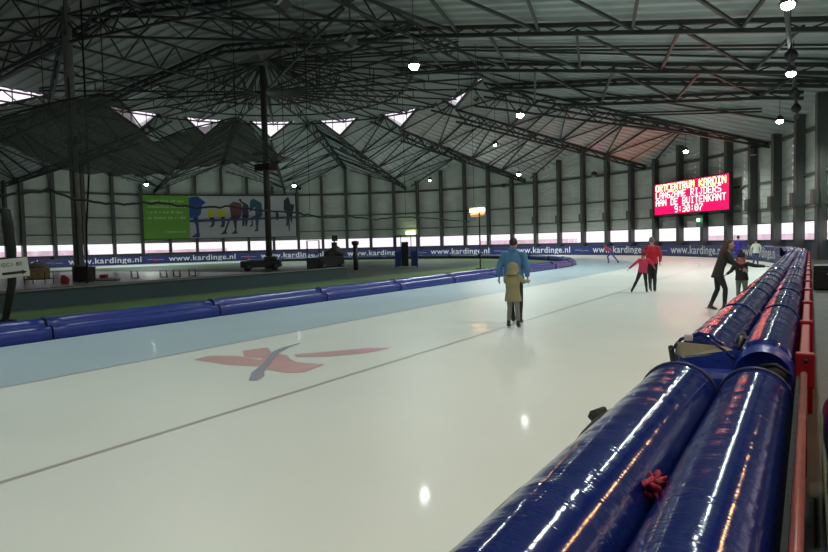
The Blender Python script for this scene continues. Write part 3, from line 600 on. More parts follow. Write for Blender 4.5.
# ------------------------------------------------------------------ lamps
LAMPS = [(-13.5, 22.2, 8.8, 'bright lamp above the inner cushions, nearest and largest in the left roof', 1), (-13.95, 34.3, 8.8, 'bright lamp right of the centre roof, over the inside of the bend', 1), (-19.8, 43.8, 8.8, 'small lamp just left of and beyond the bright one over the bend', 0), (-26.6, 64.8, 8.8, 'bright lamp before the curved wall above the man in blue', 1), (-36.8, 63.4, 8.8, 'lamp before the curved wall left of the orange pole lamp', 0),
 (-51.3, 56.7, 8.8, 'bright lamp at the right end of the green poster', 1), (-61.2, 44.2, 8.8, 'bright lamp at the top left corner of the green poster', 1), (-9.1, 59.4, 9.0, 'lamp directly above the red scoreboard', 1), (-1.7, 48.0, 9.0, 'farthest lamp on the cable tray over the cushions', 1), (-.78, 34.2, 9.0, 'middle lamp on the cable tray over the cushions', 1), (-.64, 24.0, 9.0, 'nearest visible lamp on the cable tray, at the top edge', 1),
 (-.7, 14, 9, 'lamp on the cable tray above the top edge of the view', 1), (-.7, 4, 9, 'lamp on the cable tray overhead', 1), (-.7, -6, 9, 'lamp on the cable tray behind the viewpoint', 1), (-14.5, 11.6, 9.6, 'very bright lamp just above the top edge at the left', 1), (-13.5, 1.5, 8.8, 'lamp over the inner cushions beside the viewpoint', 1), (-13.5, -8, 8.8, 'lamp over the inner cushions behind the viewpoint', 1)]
SP = 1500.0
for x, y, z, lab, br in LAMPS:
    g_ = 'lamps on the cable tray over the cushions' if x > -3 else 'lamps hanging round the inside of the track'
    t = thing('hall_lamp', lab, 'lamp', (x, y, z), 0, g_)
    mb = MB(); mb.tube([(0, 0, .10), (0, 0, .34), (0, 0, .42)], [.26, .16, .08], 16); mb.build('housing', M['housing'], t, smooth=True)
    r = .20 if br else .11
    mb = MB(); mb.ball((0, 0, .06), (r, r, r * .8), 14, 9); mb.build('lens', M['lens'], t, smooth=True)
    zr = 9.56 if (x > -1.2 and y < 50) else deckz(x, y) - .3
    mb = MB(); mb.tube([(0, 0, .4), (0, 0, zr - z - .2)], .018, 6); mb.build('hanger', M['steel'], t)
    l = bpy.data.lights.new('lamp_light', 'SPOT'); l.energy = SP * (1 if br else .6) * (.8 if y > 40 and x > -12 else 3.1 if y > 40 and x < -30 else 2.3 if y > 40 else 1.6 if y > 30 else .85 if y > 18 else .47); l.spot_size = R(158); l.spot_blend = .5; l.shadow_soft_size = .18; l.color = (.90, 1, .93)
    lo = bpy.data.objects.new('lamp_light', l); COL.objects.link(lo); lo.parent = t; lo.location = (0, 0, -.16)
mb = MB(); mb.box((-.83, -12, 9.55), (-.67, 51, 9.72))
for y in range(-10, 51, 6): mb.tube([(-.75, y, 9.7), (-.75, y, deckz(-.75, y) - .4)], .03, 4)
tag(mb.build('cable_tray', M['steel']), 'dark cable tray with lamps running high over the blue cushions', 'cable tray')
for x, y, z, lab in ((-14.4, 15.7, 9.5, 'unlit white floodlight at the top edge left of centre'), (-14.9, 19.9, 9.5, 'unlit white floodlight below the long girder at the top centre'), (-15.4, 29.7, 9.5, 'left of the two small unlit floodlights near the roof corner'), (-15.2, 31.3, 9.4, 'right of the two small unlit floodlights near the roof corner')):
    t = thing('floodlight', lab, 'floodlight', (x, y, z), R(-20)); t.scale = (1.25 if y < 25 else .8,) * 3
    mb = MB(); mb.box((-.18, -.12, -.13), (.18, .12, .16), Matrix.Rotation(R(-35), 4, 'X') @ Matrix.Rotation(R(20), 4, 'Y')); mb.build('housing', M['darkgrey'], t, bevel=.02)
    mb = MB(); mb.box((-.16, -.135, -.11), (.16, -.12, .14), Matrix.Rotation(R(-35), 4, 'X') @ Matrix.Rotation(R(20), 4, 'Y')); mb.build('lens', M['lens_off'], t)
    mb = MB(); mb.tube([(0, 0, .15), (0, 0, 3.6)], .025, 6); mb.build('hanger', M['steel'], t)
for y, z, lab in ((31.0, 9.25, 'black loudspeaker under the cable tray between the two nearest lamps'), (38.6, 9.1, 'black loudspeaker under the cable tray beyond the middle lamp'), (42.5, 9.0, 'smaller black loudspeaker just below it near the farthest lamp')):
    t = thing('loudspeaker', lab, 'loudspeaker', (-.7, y, z), 0)
    mb = MB(); mb.tube([(0, 0, .15), (0, -.08, -.02), (0, -.22, -.2)], [.08, .16, .26], 12, 1.2); mb.build('horn', M['black'], t, smooth=True)
    mb = MB(); mb.tube([(0, 0, .1), (0, 0, 9.55 - z)], .03, 6); mb.build('bracket', M['steel'], t)
for a, z, lab in ((-37.6, 10.0, 'small round lamp high on the wall right of the poster'), (5, 9.0, 'dark unlit lamp high on the wall left of the long roof valley'), (24, 9.3, 'dark unlit lamp high on the wall right of the long roof valley'), (57, 8.6, 'dark unlit lamp high on the wall right of the scoreboard')):
    t = thing('wall_lamp', lab, 'lamp', P(a, 40.2, z)); mb = MB(); mb.ball((0, 0, 0), (.35, .35, .3)); mb.build('housing', M['housing'], t, smooth=True); mb = MB(); mb.tube([(0, 0, -.3), (0, 0, -.2)], .22, 10); mb.build('lens', M['lens_off'], t)
# heater lamp on a pole in the infield
t = thing('heater_lamp', 'glowing orange heater lamp on a thin black pole in the infield', 'lamp', (-18.25, 37.7, 0))
mb = MB(); mb.tube([(0, 0, 0), (0, 0, 3.75)], .05, 8); mb.build('pole', M['black'], t); mb = MB(); mb.tube([(0, 0, 0), (0, 0, .06)], .3, 16); mb.build('foot', M['black'], t)
mb = MB(); mb.tube([(-.62, -.05, 3.80), (.32, -.20, 3.86)], .085, 10); mb.build('heating_tube', M['heat'], t, smooth=True)
mb = MB(); mb.box((-.7, .0, 3.5), (.4, .06, 4.0)); mb.build('reflector', M['heatrefl'], t)
mb = MB()
for z in (3.42, 3.55, 3.68): mb.tube([(-.66, -.12, z), (.36, -.12, z)], .012, 6)
mb.build('grille', M['heatrefl'], t)
# long radiant heaters on the side wall above the walkway
for y in (1.9, 6.9, 11.2):
    t = thing('radiant_heater', ['nearest', 'middle', 'farthest'][int(y / 4)] + ' of three orange radiant heaters on the side wall outside the view', 'heater', (2.2, y, 4.4))
    mb = MB(); mb.tube([(0, -1.3, 0), (0, 1.3, 0)], .07, 10); mb.build('heating_tube', M['heat'], t, smooth=True); mb = MB(); mb.box((.08, -1.4, -.1), (.12, 1.4, .25)); mb.build('reflector', M['heatrefl'], t)
    mb = MB(); mb.tube([(.1, 0, .1), (.62, 0, .3)], .03, 6); mb.build('bracket', M['steel'], t)
# ------------------------------------------------------------------ safety nets and ropes
topn = [(12.34,6.74),(14.54,7.74),(16.62,8.52),(17.56,8.51),(18.6,7.48),(19.18,6.74),(21.07,7.59),(23.3,8.3),(24.41,8.73),(25.75,8.22),(26.7,7.24),(28,6.9)]
botn = [(12.3,6.03),(13.83,5.52),(15.22,5.08),(17.0,5.09),(19.0,5.2),(21.28,5.76),(23.52,6.16),(26.19,6.52),(28,6.6)]
def ip(T, y):
    for (y0, z0_), (y1, z1_) in zip(T, T[1:]):
        if y <= y1: return z0_ + (z1_ - z0_) * (y - y0) / (y1 - y0)
    return T[-1][1]
mb = MB(); NY, NZ = 150, 12
for side in (0, 1):
    n0 = len(mb.v)
    for i in range(NY + 1):
        y = 10.5 + 17.5 * i / NY; zt, zb = ip(topn, max(y, 12.3)), ip(botn, max(y, 12.3))
        for k in range(NZ + 1):
            s = k / NZ; x = -26 + (.06 + .55 * sin(pi * s)) * (1 if side else -1) + .10 * sin(y * 9 + s * 3) * s + .08 * sin(y * 4.3)
            mb.v.append((x, y, zt + (zb - zt) * s + .05 * sin(y * 5)))
    for i in range(NY):
        for k in range(NZ): q = n0 + i * (NZ + 1) + k; mb.f.append((q, q + 1, q + NZ + 2, q + NZ + 1)); mb.m.append(0)
t = thing('safety_net', 'raised dark safety net gathered under the roof left of the far pillar', 'net', (0, 0, 0)); mb.build('netting', M['net'], t, smooth=True)
mb = MB(); mb.tube([(-26, y, ip(topn, max(y, 12.3)) + .03) for y in [10.5 + .7 * i for i in range(26)]], .035, 6)
for y, z in ((10.5, 6.8), (16.9, 8.5), (24.4, 8.7), (28, 6.9)): mb.tube([(-26, y, z), (-26, y, 15.6)], .022, 5)
mb.build('cable', M['rope'], t)
rp_ = [(10.03,3.57),(10.86,3.67),(11.55,3.84),(11.81,3.72),(12.65,3.52),(13.93,3.44),(15.58,3.57),(17.43,3.44),(19.26,3.55),(21.01,3.43),(23.31,3.4),(24.38,3.28),(25.53,3.2),(27.61,3.3),(29.93,3.18),(33.09,3.41),(36.74,3.36),(42.6,3.25)]
t = thing('low_net', 'sagging black net rope with faint netting hung across the infield', 'net', (0, 0, 0))
mb = MB(); pts = []
for (y0, z0_), (y1, z1_) in zip(rp_, rp_[1:]):
    for i in range(6): s = i / 6; y = y0 + (y1 - y0) * s; pts.append((-21.0, y, z0_ + (z1_ - z0_) * s + .025 * sin(y * 6) + .02 * sin(y * 11)))
mb.tube(pts, .042, 6); mb.build('rope', M['rope'], t, smooth=True)
mb = MB()
for p, q in zip(pts, pts[1:]): mb.quad(p, q, (q[0], q[1], .5), (p[0], p[1], .5))
mb.build('netting', M['netthin'], t)
for y, z in ((11.55, 3.84), (24.3, 3.3), (33.1, 3.4), (42.5, 3.3)):
    mb = MB(); mb.tube([(-21.0, y, z), (-21.0, y, 14.2)], .014, 5); mb.build('hanger', M['rope'], t)
mb = MB(); mb.tube([(-34, 21.0, 15.5), (-34, 20.96, 5.96), (-34.05, 20.7, 3.2), (-34, 20.53, 0.0)], .05, 6); tag(mb.build('hanging_cable', M['rope'], smooth=True), 'thick black cable hanging to the floor right of the near pillar', 'cable')
# leaning post with paper sign
t = thing('net_post', 'black wrapped post leaning on the green matting, holding the arrow sign', 'post', (-17.85, 8.5, 0))
mb = MB(); mb.tube([(0, 0, 0), (.12, .17, 1.0), (.16, .18, 1.9), (.20, .10, 2.6), (.18, .10, 2.93)], [.08, .10, .12, .13, .10], 10); mb.build('wrap', M['rope'], t, smooth=True)
mb = MB(); mb.tube([(-.35, -.15, .03), (.0, .0, .04), (.3, .12, .03)], .05, 8); mb.tube([(.18, .1, 2.93), (-.2, -.05, 2.86)], .06, 6); mb.build('foot', M['black'], t)
t = thing('paper_sign', 'white paper sign with handwriting and an arrow to the right', 'sign', (-16.95, 8.35, 1.43)); t.rotation_euler = (0, R(-5), R(63.7)); t.scale = (1.25, 1.25, 1.25)
mb = MB(); mb.box((-.26, -.008, -.19), (.26, .0, .19)); mb.build('sheet', M['paper'], t)
mb = MB(); mb.box((-.21, -.016, -.125), (.14, -.009, -.075)); mb.quad((.13, -.016, -.15), (.22, -.016, -.10), (.13, -.016, -.05)); mb.build('arrow', M['black'], t)
for tx, x in (('GC1', -.10), ('BS', .10)):
    v, f = glyph_mesh(tx, .105); mb = MB(); mb.v = [(a + x, -.016, b + .07) for a, b, c in v]; mb.f = f; mb.m = [0] * len(f); mb.build('writing', M['pen'], t)
# ------------------------------------------------------------------ things in the infield
t = thing('covered_stack', 'tan stack under a beige tarpaulin on a black legged table', 'stack', (-37.4, 19.75, 0), R(30)); t.scale = (.66, .8, .93)
mb = MB(); mb.box((-.65, -.5, .35), (.65, .5, .95)); mb.build('crate', M['crate'], t, bevel=.03)
mb = MB(); mb.tube([(-.85, 0, 1.0), (-.6, 0, 1.12), (0, 0, 1.2), (.6, 0, 1.12), (.85, 0, .98)], [.25, .42, .5, .42, .22], 12, .35, (0, 1, 0)); mb.build('tarpaulin', M['canvas'], t, smooth=True)
mb = MB(); mb.box((-.95, -.55, .28), (.95, .55, .35)); mb.build('table_top', M['black'], t)
for x in (-.9, .9):
    for y in (-.5, .5): mb = MB(); mb.tube([(x, y, 0), (x, y, .75)], .035, 6); mb.build('leg', M['black'], t)
t = thing('container', 'black box container standing right beside the near pillar', 'container', (-35.9, 21.6, 0), R(25)); t.scale = (.62, .7, .66)
mb = MB(); mb.box((-.7, -.5, .08), (.7, .5, 1.25)); mb.build('body', M['black'], t, bevel=.04); mb = MB(); mb.box((-.74, -.54, 1.25), (.74, .54, 1.36)); mb.build('lid', M['darkgrey'], t, bevel=.03)
mb = MB()
for x in (-.55, .55): mb.tube([(x, -.4, .08), (x, .4, .08)], .08, 8)
mb.build('wheel', M['black'], t)
mb = MB(); mb.tube([(-.4, 0, .08), (-.15, 0, .28), (.1, 0, .22), (.4, -.1, .07)], [.09, .26, .2, .06], 10, .8); tag(mb.build('red_bag', M['redbag'], smooth=True, loc=(-34.8, 19.8, .0)), 'red bag slumped on the floor left of the near pillar', 'bag')
t = thing('sled', 'pale flat sled with a red cushion on it, right of the near pillar', 'sled', (-35.9, 23.0, 0), R(28)); t.scale = (.62, .8, .75); mb = MB(); mb.box((-1.1, -.3, .08), (1.1, .3, .2)); mb.build('board', M['sled'], t, bevel=.02); mb = MB(); mb.box((-.75, -.22, .2), (-.05, .22, .5)); mb.build('cushion', M['redbag'], t, bevel=.08)
for sx in (-.25, .25): mb = MB(); mb.box((-1.0, sx - .02, .0), (1.0, sx + .02, .09)); mb.build('runner', M['darkgrey'], t)
fl = ['leftmost of the four small black frames standing on the pale ice', 'second small black frame from the left on the pale ice', 'third small black frame from the left on the pale ice', 'rightmost small black frame on the pale ice']
for i, (x, y) in enumerate(((-35.8, 24.7), (-34.6, 25.9), (-34.1, 26.5), (-33.6, 27.3))):
    mb = MB(); w = .26
    mb.tube([(-w, 0, .012), (-w, 0, .62), (w, 0, .62), (w, 0, .012)], .035, 6); mb.tube([(-w, .35, .05), (-w, 0, .62)], .03, 6); mb.tube([(w, .35, .05), (w, 0, .62)], .03, 6); mb.tube([(-w, .35, .04), (w, .35, .04)], .03, 6)
    o = tag(mb.build('training_frame', M['black'], loc=(x, y, .012)), fl[i], 'frame', 'small black frames on the far ice'); o.rotation_euler = (0, 0, R(35)); o.scale = (.75, .75, .75)
t = thing('floor_machine', 'low dark machine lying in front of the far pillar', 'machine', (-35.6, 35.4, 0), R(40)); mb = MB(); mb.box((-1.5, -.6, .25), (1.5, .6, .75)); mb.box((.2, -.5, .75), (1.2, .5, 1.05)); mb.build('body', M['darkgrey'], t, bevel=.06)
mb = MB()
for x in (-1, 1): mb.tube([(x, -.65, .25), (x, .65, .25)], .25, 14)
mb.build('wheel', M['black'], t, smooth=True)
t = thing('lift_machine', 'tall dark lift machine with a square mast in the infield', 'machine', (-29.9, 36.0, 0), R(38)); mb = MB(); mb.box((-.35, -.6, .2), (1.45, .6, 1.0)); mb.tube([(.1, 0, .9), (.9, 0, 1.35), (1.4, 0, 1.0)], [.4, .5, .35], 8); mb.build('body', M['darkgrey'], t, bevel=.1)
mb = MB(); mb.tube([(-1.2, 0, 0), (-1.2, 0, 2.15), (-.35, 0, 2.15), (-.35, 0, 0)], .07, 4); mb.tube([(-1.2, 0, 1.2), (-.35, 0, 1.2)], .05, 4); mb.box((-1.25, -.3, .1), (-.3, .3, .9)); mb.build('mast', M['black'], t)
mb = MB(); mb.tube([(.75, 0, 1.2), (.75, 0, 2.2)], .05, 6); mb.box((.55, -.15, 1.5), (.95, .15, 2.0)); mb.box((.58, -.15, 2.08), (1.0, .15, 2.5)); mb.build('beacon_box', M['black'], t)
mb = MB()
for x in (-.1, 1.2): mb.tube([(x, -.65, .25), (x, .65, .25)], .25, 14)
mb.build('wheel', M['black'], t, smooth=True)
t = thing('bollard_post', 'black padded post with a round cap between machine and blue gate', 'post', (-27.3, 36.3, 0)); mb = MB(); mb.tube([(0, 0, 0), (0, 0, 1.75)], .17, 14); mb.build('shaft', M['black'], t, smooth=True); mb = MB(); mb.tube([(0, 0, 1.75), (0, 0, 1.85), (0, 0, 2.02), (0, 0, 2.06)], [.2, .27, .25, .1], 14); mb.build('cap', M['black'], t, smooth=True)
t = thing('gate', 'blue metal gate frame standing under the yellow exit sign', 'gate', (-25.4, 40.0, 0), R(5))
mb = MB()
for x in (-.9, .9): mb.tube([(x, 0, 0), (x, 0, 2.35)], .06, 4)
mb.tube([(-.9, 0, 2.35), (.9, 0, 2.35)], .06, 4); mb.build('frame', M['bluemetal'], t)
for x0, x1 in ((-.85, -.45), (.4, .85)):
    mb = MB(); mb.tube([(x0, .02, .1), (x0, .02, 2.3), (x1, .02, 2.3), (x1, .02, .1), (x0, .02, .1)], .03, 4); mb.tube([(x0, .02, 1.2), (x1, .02, 1.2)], .03, 4); mb.box((x0, .0, .1), (x1, .03, 1.2)); mb.build('wing', M['bluemetal'], t)
mb = MB(); mb.box((-.45, .1, .1), (.1, .16, 1.9)); mb.build('door_leaf', M['black'], t)
# ------------------------------------------------------------------ people
def fig(label, loc, rz, H, J, cloth, vox=.012, group=None):
    """J: joints for a 1.0-high figure (x right, y ahead, z up), cloth: layers"""
    t = thing('person', label, 'person', loc, rz, group)
    j = {k: Vector(v) * H for k, v in J.items()}; s = H / 1.75
    def chain(mb, names, rad, asp=1, side=None): mb.tube([j[n] for n in names], [r * s for r in rad], 12, asp, side); [mb.ball(j[n], r * s * .98) for n, r in zip(names, rad)]
    fwd = (j['face'] - j['head']).normalized(); up = (j['head'] - j['neck']).normalized(); rt = fwd.cross(up).normalized(); up = rt.cross(fwd)
    hm = Matrix((rt, fwd, up)).transposed()
    k_ = cloth.get('headscale', 1); hs = s * k_
    hp = lambda x, y, z: j['head'] + hm @ (Vector((x, y, z)) * hs)
    b = MB(); b.ball(j['head'], (.076 * hs, .092 * hs, .108 * hs), 18, 12, hm)
    b.ball(hp(0, .03, -.06), (.055 * hs, .06 * hs, .06 * hs), 12, 8, hm)
    b.tube([hp(0, .085, .01), hp(0, .112, -.022), hp(0, .09, -.034)], [.010 * hs, .017 * hs, .010 * hs], 8)
    for e in (-1, 1): b.ball(hp(e * .079, -.005, -.01), (.014 * hs, .022 * hs, .032 * hs), 8, 6, hm)
    b.tube([j['head'] + (j['neck'] - j['head']) * .4, j['neck'], j['chest']], [.05 * s, .052 * s, .07 * s], 12)
    b.tube([j['neck'], j['chest'], j['waist'], j['pelvis']], [.07 * s, .10 * s, .095 * s, .10 * s], 12, 1.35, (0, 1, 0))
    for S_ in 'lr':
        b.tube([j['chest'] + (j['neck'] - j['chest']) * .6, j['sh' + S_], j['el' + S_], j['wr' + S_]], [.045 * s, .045 * s, .037 * s, .026 * s], 10)
        b.tube([j['pelvis'], j['hip' + S_], j['kn' + S_], j['an' + S_]], [.07 * s, .075 * s, .052 * s, .036 * s], 10)
        w = j['wr' + S_]; d = (w - j['el' + S_]).normalized(); ax = Vector((0, 1, 0)) if abs(d.y) < .8 else Vector((0, 0, 1)); a = (ax - d * ax.dot(d)).normalized(); c = d.cross(a)
        b.tube([w, w + d * .03 * s, w + d * .085 * s], [.026 * s, .036 * s, .036 * s], 10, .5, tuple(a))
        for q, (o_, ln) in enumerate(((-.030, .060), (-.011, .072), (.010, .068), (.028, .052))):
            st = w + d * .075 * s + a * o_ * s; mid = st + d * ln * .55 * s + c * .006 * s; b.tube([st, mid, mid + (d * .8 + c * .5) * ln * .5 * s], [.0095 * s, .0088 * s, .007 * s], 7)
        b.tube([w + d * .02 * s - a * .02 * s, w + d * .045 * s - a * .052 * s, w + d * .08 * s - a * .06 * s], [.013 * s, .012 * s, .009 * s], 7)
    b.build('body', M['skin'], t, remesh=vox * .62)
    m = MB()
    for e in (-1, 1): m.ball(hp(e * .030, .082, .012), .010 * hs, 8, 6)
    m.build('eyes', M['eye'], t, smooth=True)
    m = MB(); m.ball(hp(0, .086, -.055), (.022 * hs, .010 * hs, .006 * hs), 10, 6, hm); m.build('mouth', M['lip'], t, smooth=True)
    # trousers
    m = MB(); m.tube([j['waist'], j['pelvis'], j['pelvis'] + (j['hipl'] + j['hipr'] - j['pelvis'] * 2) * .5 + Vector((0, 0, -.06 * s))], [.105 * s, .115 * s, .09 * s], 14, 1.35, (0, 1, 0))
    th = cloth.get('leg', 1.0)
    for S_ in 'lr':
        h, k, a = j['hip' + S_], j['kn' + S_], j['an' + S_]; e = a + (k - a).normalized() * .05 * s
        m.tube([h + (h - k).normalized() * .05 * s, h, h.lerp(k, .5), k, k.lerp(a, .35), e], [.07 * s, .096 * s * th, .082 * s * th, .063 * s * th, .064 * s * th, .048 * s * th], 12); m.ball(k, .062 * s * th)
    m.build('trousers', M[cloth['trousers']], t, remesh=vox)
    # upper garment
    jk = MB(); fat = cloth.get('fat', 1.0); hem = cloth.get('hem', .08) * s
    dn = (j['pelvis'] - j['waist']).normalized(); end = j['pelvis'] + dn * hem
    side = tuple(j['hipr'] - j['hipl']) if cloth.get('turn') else (0, 1, 0)
    asp = 1.42
    jk.tube([j['neck'] + (j['neck'] - j['chest']) * .08, j['neck'] * .6 + j['chest'] * .4, j['chest'], j['waist'], j['pelvis'], end], [.052 * s, .088 * s * fat, .118 * s * fat, .108 * s * fat, .118 * s * fat, .122 * s * fat * cloth.get('flare', 1)], 18, asp, (0, 1, 0))
    for S_ in 'lr':
        w = j['wr' + S_]; e = j['el' + S_]; u = j['sh' + S_]
        jk.tube([j['chest'] * .3 + j['neck'] * .7, u, u.lerp(e, .5), e, e.lerp(w, .5), w - (w - e).normalized() * .01 * s], [.06 * s, .060 * s * fat, .056 * s * fat, .052 * s * fat, .044 * s * fat, .036 * s * fat], 12); jk.ball(u, .058 * s * fat); jk.ball(e, .051 * s * fat)
    if cloth.get('hoodback'): jk.ball(j['neck'] - fwd * .05 * s + up * .01 * s, (.10 * s, .06 * s, .07 * s), 12, 8, hm)
    jk.build(cloth.get('name', 'jacket'), M[cloth['jacket']], t, remesh=vox)
    if cloth.get('collar'):
        m = MB(); m.tube([j['neck'] - up * .03 * s, j['neck'] + up * .05 * s], [.085 * s, .07 * s], 14); m.build('collar', M[cloth['collar']], t, smooth=True)
    # hair / hats
    m = MB(); hr = cloth.get('hair', 'hair_dark')
    m.ball(hp(0, -.016, .022), (.083 * hs, .092 * hs, .102 * hs), 16, 12, hm)
    if cloth.get('style') == 'long':
        m.tube([hp(0, -.03, .05), hp(0, -.085, -.05), hp(.02, -.11, -.17), hp(.02, -.12, -.30), hp(.01, -.10, -.40)], [.085 * hs, .088 * hs, .085 * hs, .075 * hs, .03 * hs], 12, 1.1)
        for e in (-1, 1): m.tube([hp(e * .06, -.01, .05), hp(e * .078, -.03, -.06), hp(e * .075, -.04, -.22)], [.03 * hs, .035 * hs, .02 * hs], 8)
    m.build('hair', M[hr], t, remesh=vox * .8)
    if cloth.get('hat'):
        m = MB(); m.ball(hp(0, -.012, .045), (.094 * hs, .105 * hs, .095 * hs), 16, 12, hm); m.tube([hp(0, -.0, .0), hp(0, -.004, .045)], [.100 * hs, .100 * hs], 18)
        if cloth.get('pom'): m.ball(hp(0, -.01, .15), .035 * hs)
        m.build('hat', M[cloth['hat']], t, smooth=True)
    if cloth.get('hood'):
        m = MB(); m.ball(hp(0, -.025, .012), (.118 * hs, .118 * hs, .135 * hs), 16, 12, hm); m.tube([hp(0, -.03, -.04), hp(0, -.04, -.13)], [.105 * hs, .12 * hs], 14); m.build('hood', M[cloth['hood']], t, remesh=vox)
        m = MB(); pts = [hp(.105 * cos(a), -.0 + .07 * 0, .0 + .12 * sin(a)) + hm @ Vector((0, .05 * hs, 0)) for a in [pi * 2 * q / 16 for q in range(17)]]; m.tube(pts, .018 * hs, 6); m.tube([hp(-.10, -.06, -.115), hp(0, -.125, -.10), hp(.10, -.06, -.115)], .028 * hs, 8); m.build('hood_lining', M['fur'], t, smooth=True)
    if cloth.get('scarf'):
        m = MB(); pts = [hp(.075 * cos(a), .035 + .055 * sin(a), -.135) for a in [pi * 2 * q / 14 for q in range(15)]]; m.tube(pts, .032 * hs, 8)
        for e in (-1, 1): m.tube([hp(e * .092, .0, .02), hp(e * .094, .015, -.06), hp(e * .07, .03, -.13)], [.02 * hs, .026 * hs, .026 * hs], 8)
        m.build('scarf', M[cloth['scarf']], t, smooth=True)
    # skates
    for S_ in 'lr':
        a = j['an' + S_]; k = j['kn' + S_]; up_ = (k - a).normalized(); fd = Vector(cloth.get('foot', (0, 1, 0))); fd = (fd - up_ * fd.dot(up_)).normalized(); fd = (fd * .9 + Vector(cloth.get('foot', (0, 1, 0))) * .1).normalized(); dn_ = -up_
        sk = MB(); sk.tube([a + up_ * .09 * s, a, a + dn_ * .045 * s], [.052 * s, .050 * s, .048 * s], 12); sk.tube([a + dn_ * .045 * s - fd * .05 * s, a + dn_ * .045 * s + fd * .05 * s, a + dn_ * .055 * s + fd * .15 * s, a + dn_ * .06 * s + fd * .19 * s], [.042 * s, .046 * s, .036 * s, .02 * s], 10)
        so = sk.build('skate', M[cloth.get('boots', 'boot')], t, remesh=vox)
        bl = MB(); sd = fd.cross(up_) * .004 * s; q0, q1 = a + dn_ * .105 * s - fd * .10 * s, a + dn_ * .105 * s + fd * .22 * s
        bl.tube([q0, q1], .012 * s, 4, .35, tuple(up_)); bl.tube([a + dn_ * .08 * s - fd * .04 * s, a + dn_ * .105 * s - fd * .04 * s], .012 * s, 6); bl.tube([a + dn_ * .08 * s + fd * .10 * s, a + dn_ * .105 * s + fd * .10 * s], .012 * s, 6); bl.build('blade', M['blade'], so)
    return t
# joints of a figure 1.0 high on skates (ankles .062 above the ice)
BASE = dict(pelvis=(0, 0, .535), waist=(0, 0, .61), chest=(0, .005, .73), neck=(0, 0, .84), head=(0, .008, .925), face=(0, .2, .925), shl=(-.098, 0, .790), shr=(.098, 0, .790), ell=(-.15, -.01, .66), elr=(.15, -.01, .66), wrl=(-.16, .04, .525), wrr=(.16, .04, .525), hipl=(-.052, 0, .52), hipr=(.052, 0, .52), knl=(-.056, .015, .30), knr=(.056, .015, .30), anl=(-.058, 0, .066), anr=(.058, 0, .066))
def J(**k): d = dict(BASE); d.update(k); return d
fig('adult in a light blue jacket skating away, a small child right behind', (-5.47, 12.95, 0), R(8), 1.88, J(face=(.02, .2, .915), head=(0, .012, .925), shl=(-.115, 0, .785), shr=(.115, 0, .785), ell=(-.16, -.03, .665), elr=(.16, -.03, .665), wrl=(-.175, .00, .535), wrr=(.16, .0, .535), knr=(.062, .03, .30), anr=(.07, -.02, .066), anl=(-.03, .05, .066)), dict(trousers='trou', jacket='jblue', fat=1.28, hem=.05, hoodback=True, hair='hair_dark'), .013)
fig('small child in a beige hooded coat skating behind the adult in light blue', (-5.18, 12.2, 0), R(6), 1.36, J(shl=(-.10, 0, .78), shr=(.10, 0, .78), neck=(0, 0, .80), head=(0, .01, .90), face=(.02, .2, .89), chest=(0, 0, .70), ell=(-.13, .06, .70), elr=(.15, .07, .70), wrl=(-.12, .20, .70), wrr=(.17, .20, .70), anl=(-.075, .0, .07), anr=(.075, .0, .07), knl=(-.06, .02, .30), knr=(.058, .02, .30)), dict(name='coat', trousers='trougrey', jacket='coatb', fat=1.18, hem=.22, flare=1.15, hood='coatb', headscale=1.22, leg=1.0), .011)
fig('adult in a red jacket with grey hair skating away next to the child in pink', (-4.40, 21.9, 0), R(4), 1.82, J(ell=(-.15, .02, .66), wrl=(-.155, .06, .53), elr=(.145, .02, .66), wrr=(.13, .08, .54), anl=(-.015, -.10, .10), knl=(-.035, .02, .31), anr=(.045, .02, .066), knr=(.045, .03, .30)), dict(trousers='trou', jacket='jred', fat=1.15, hem=.04, hair='hair_grey', boots='boot'), .014)
fig('child in pink red top and dark red hat, one arm stretched out to the left', (-4.58, 21.5, 0), R(10), 1.38, J(pelvis=(-.02, 0, .50), waist=(-.01, 0, .58), chest=(.0, 0, .70), neck=(.01, 0, .80), head=(.015, .01, .905), face=(.0, .2, .90), shl=(-.09, 0, .775), shr=(.11, 0, .775), ell=(-.19, .0, .69), wrl=(-.32, .02, .57), elr=(.19, .03, .69), wrr=(.23, .05, .61), hipl=(-.07, 0, .49), hipr=(.035, 0, .49), knl=(-.15, .02, .28), anl=(-.255, -.0, .068), knr=(.05, .02, .28), anr=(.07, 0, .068)), dict(name='top', trousers='trou', jacket='jpink', fat=1.12, hem=.04, hat='hatred', headscale=1.15), .012)
fig('person with long brown hair in a dark olive coat, leaning toward a child', (-1.84, 16.95, 0), R(-72), 1.72, J(pelvis=(0, -.02, .53), waist=(0, .0, .61), chest=(0, .045, .725), neck=(0, .085, .83), head=(0, .13, .915), face=(.10, .30, .895), shl=(-.10, .06, .80), shr=(.10, .06, .80), ell=(-.12, .13, .68), elr=(.12, .15, .67), wrl=(-.06, .26, .60), wrr=(.08, .28, .58), hipl=(-.05, -.02, .515), hipr=(.05, -.02, .515), knl=(-.05, -.02, .29), knr=(.05, .06, .30), anl=(-.05, -.11, .066), anr=(.05, .05, .066)), dict(name='coat', trousers='trou', jacket='colive', fat=1.05, hem=.16, flare=1.08, hair='hair_brown', style='long', boots='bootb', leg=.95), .012)
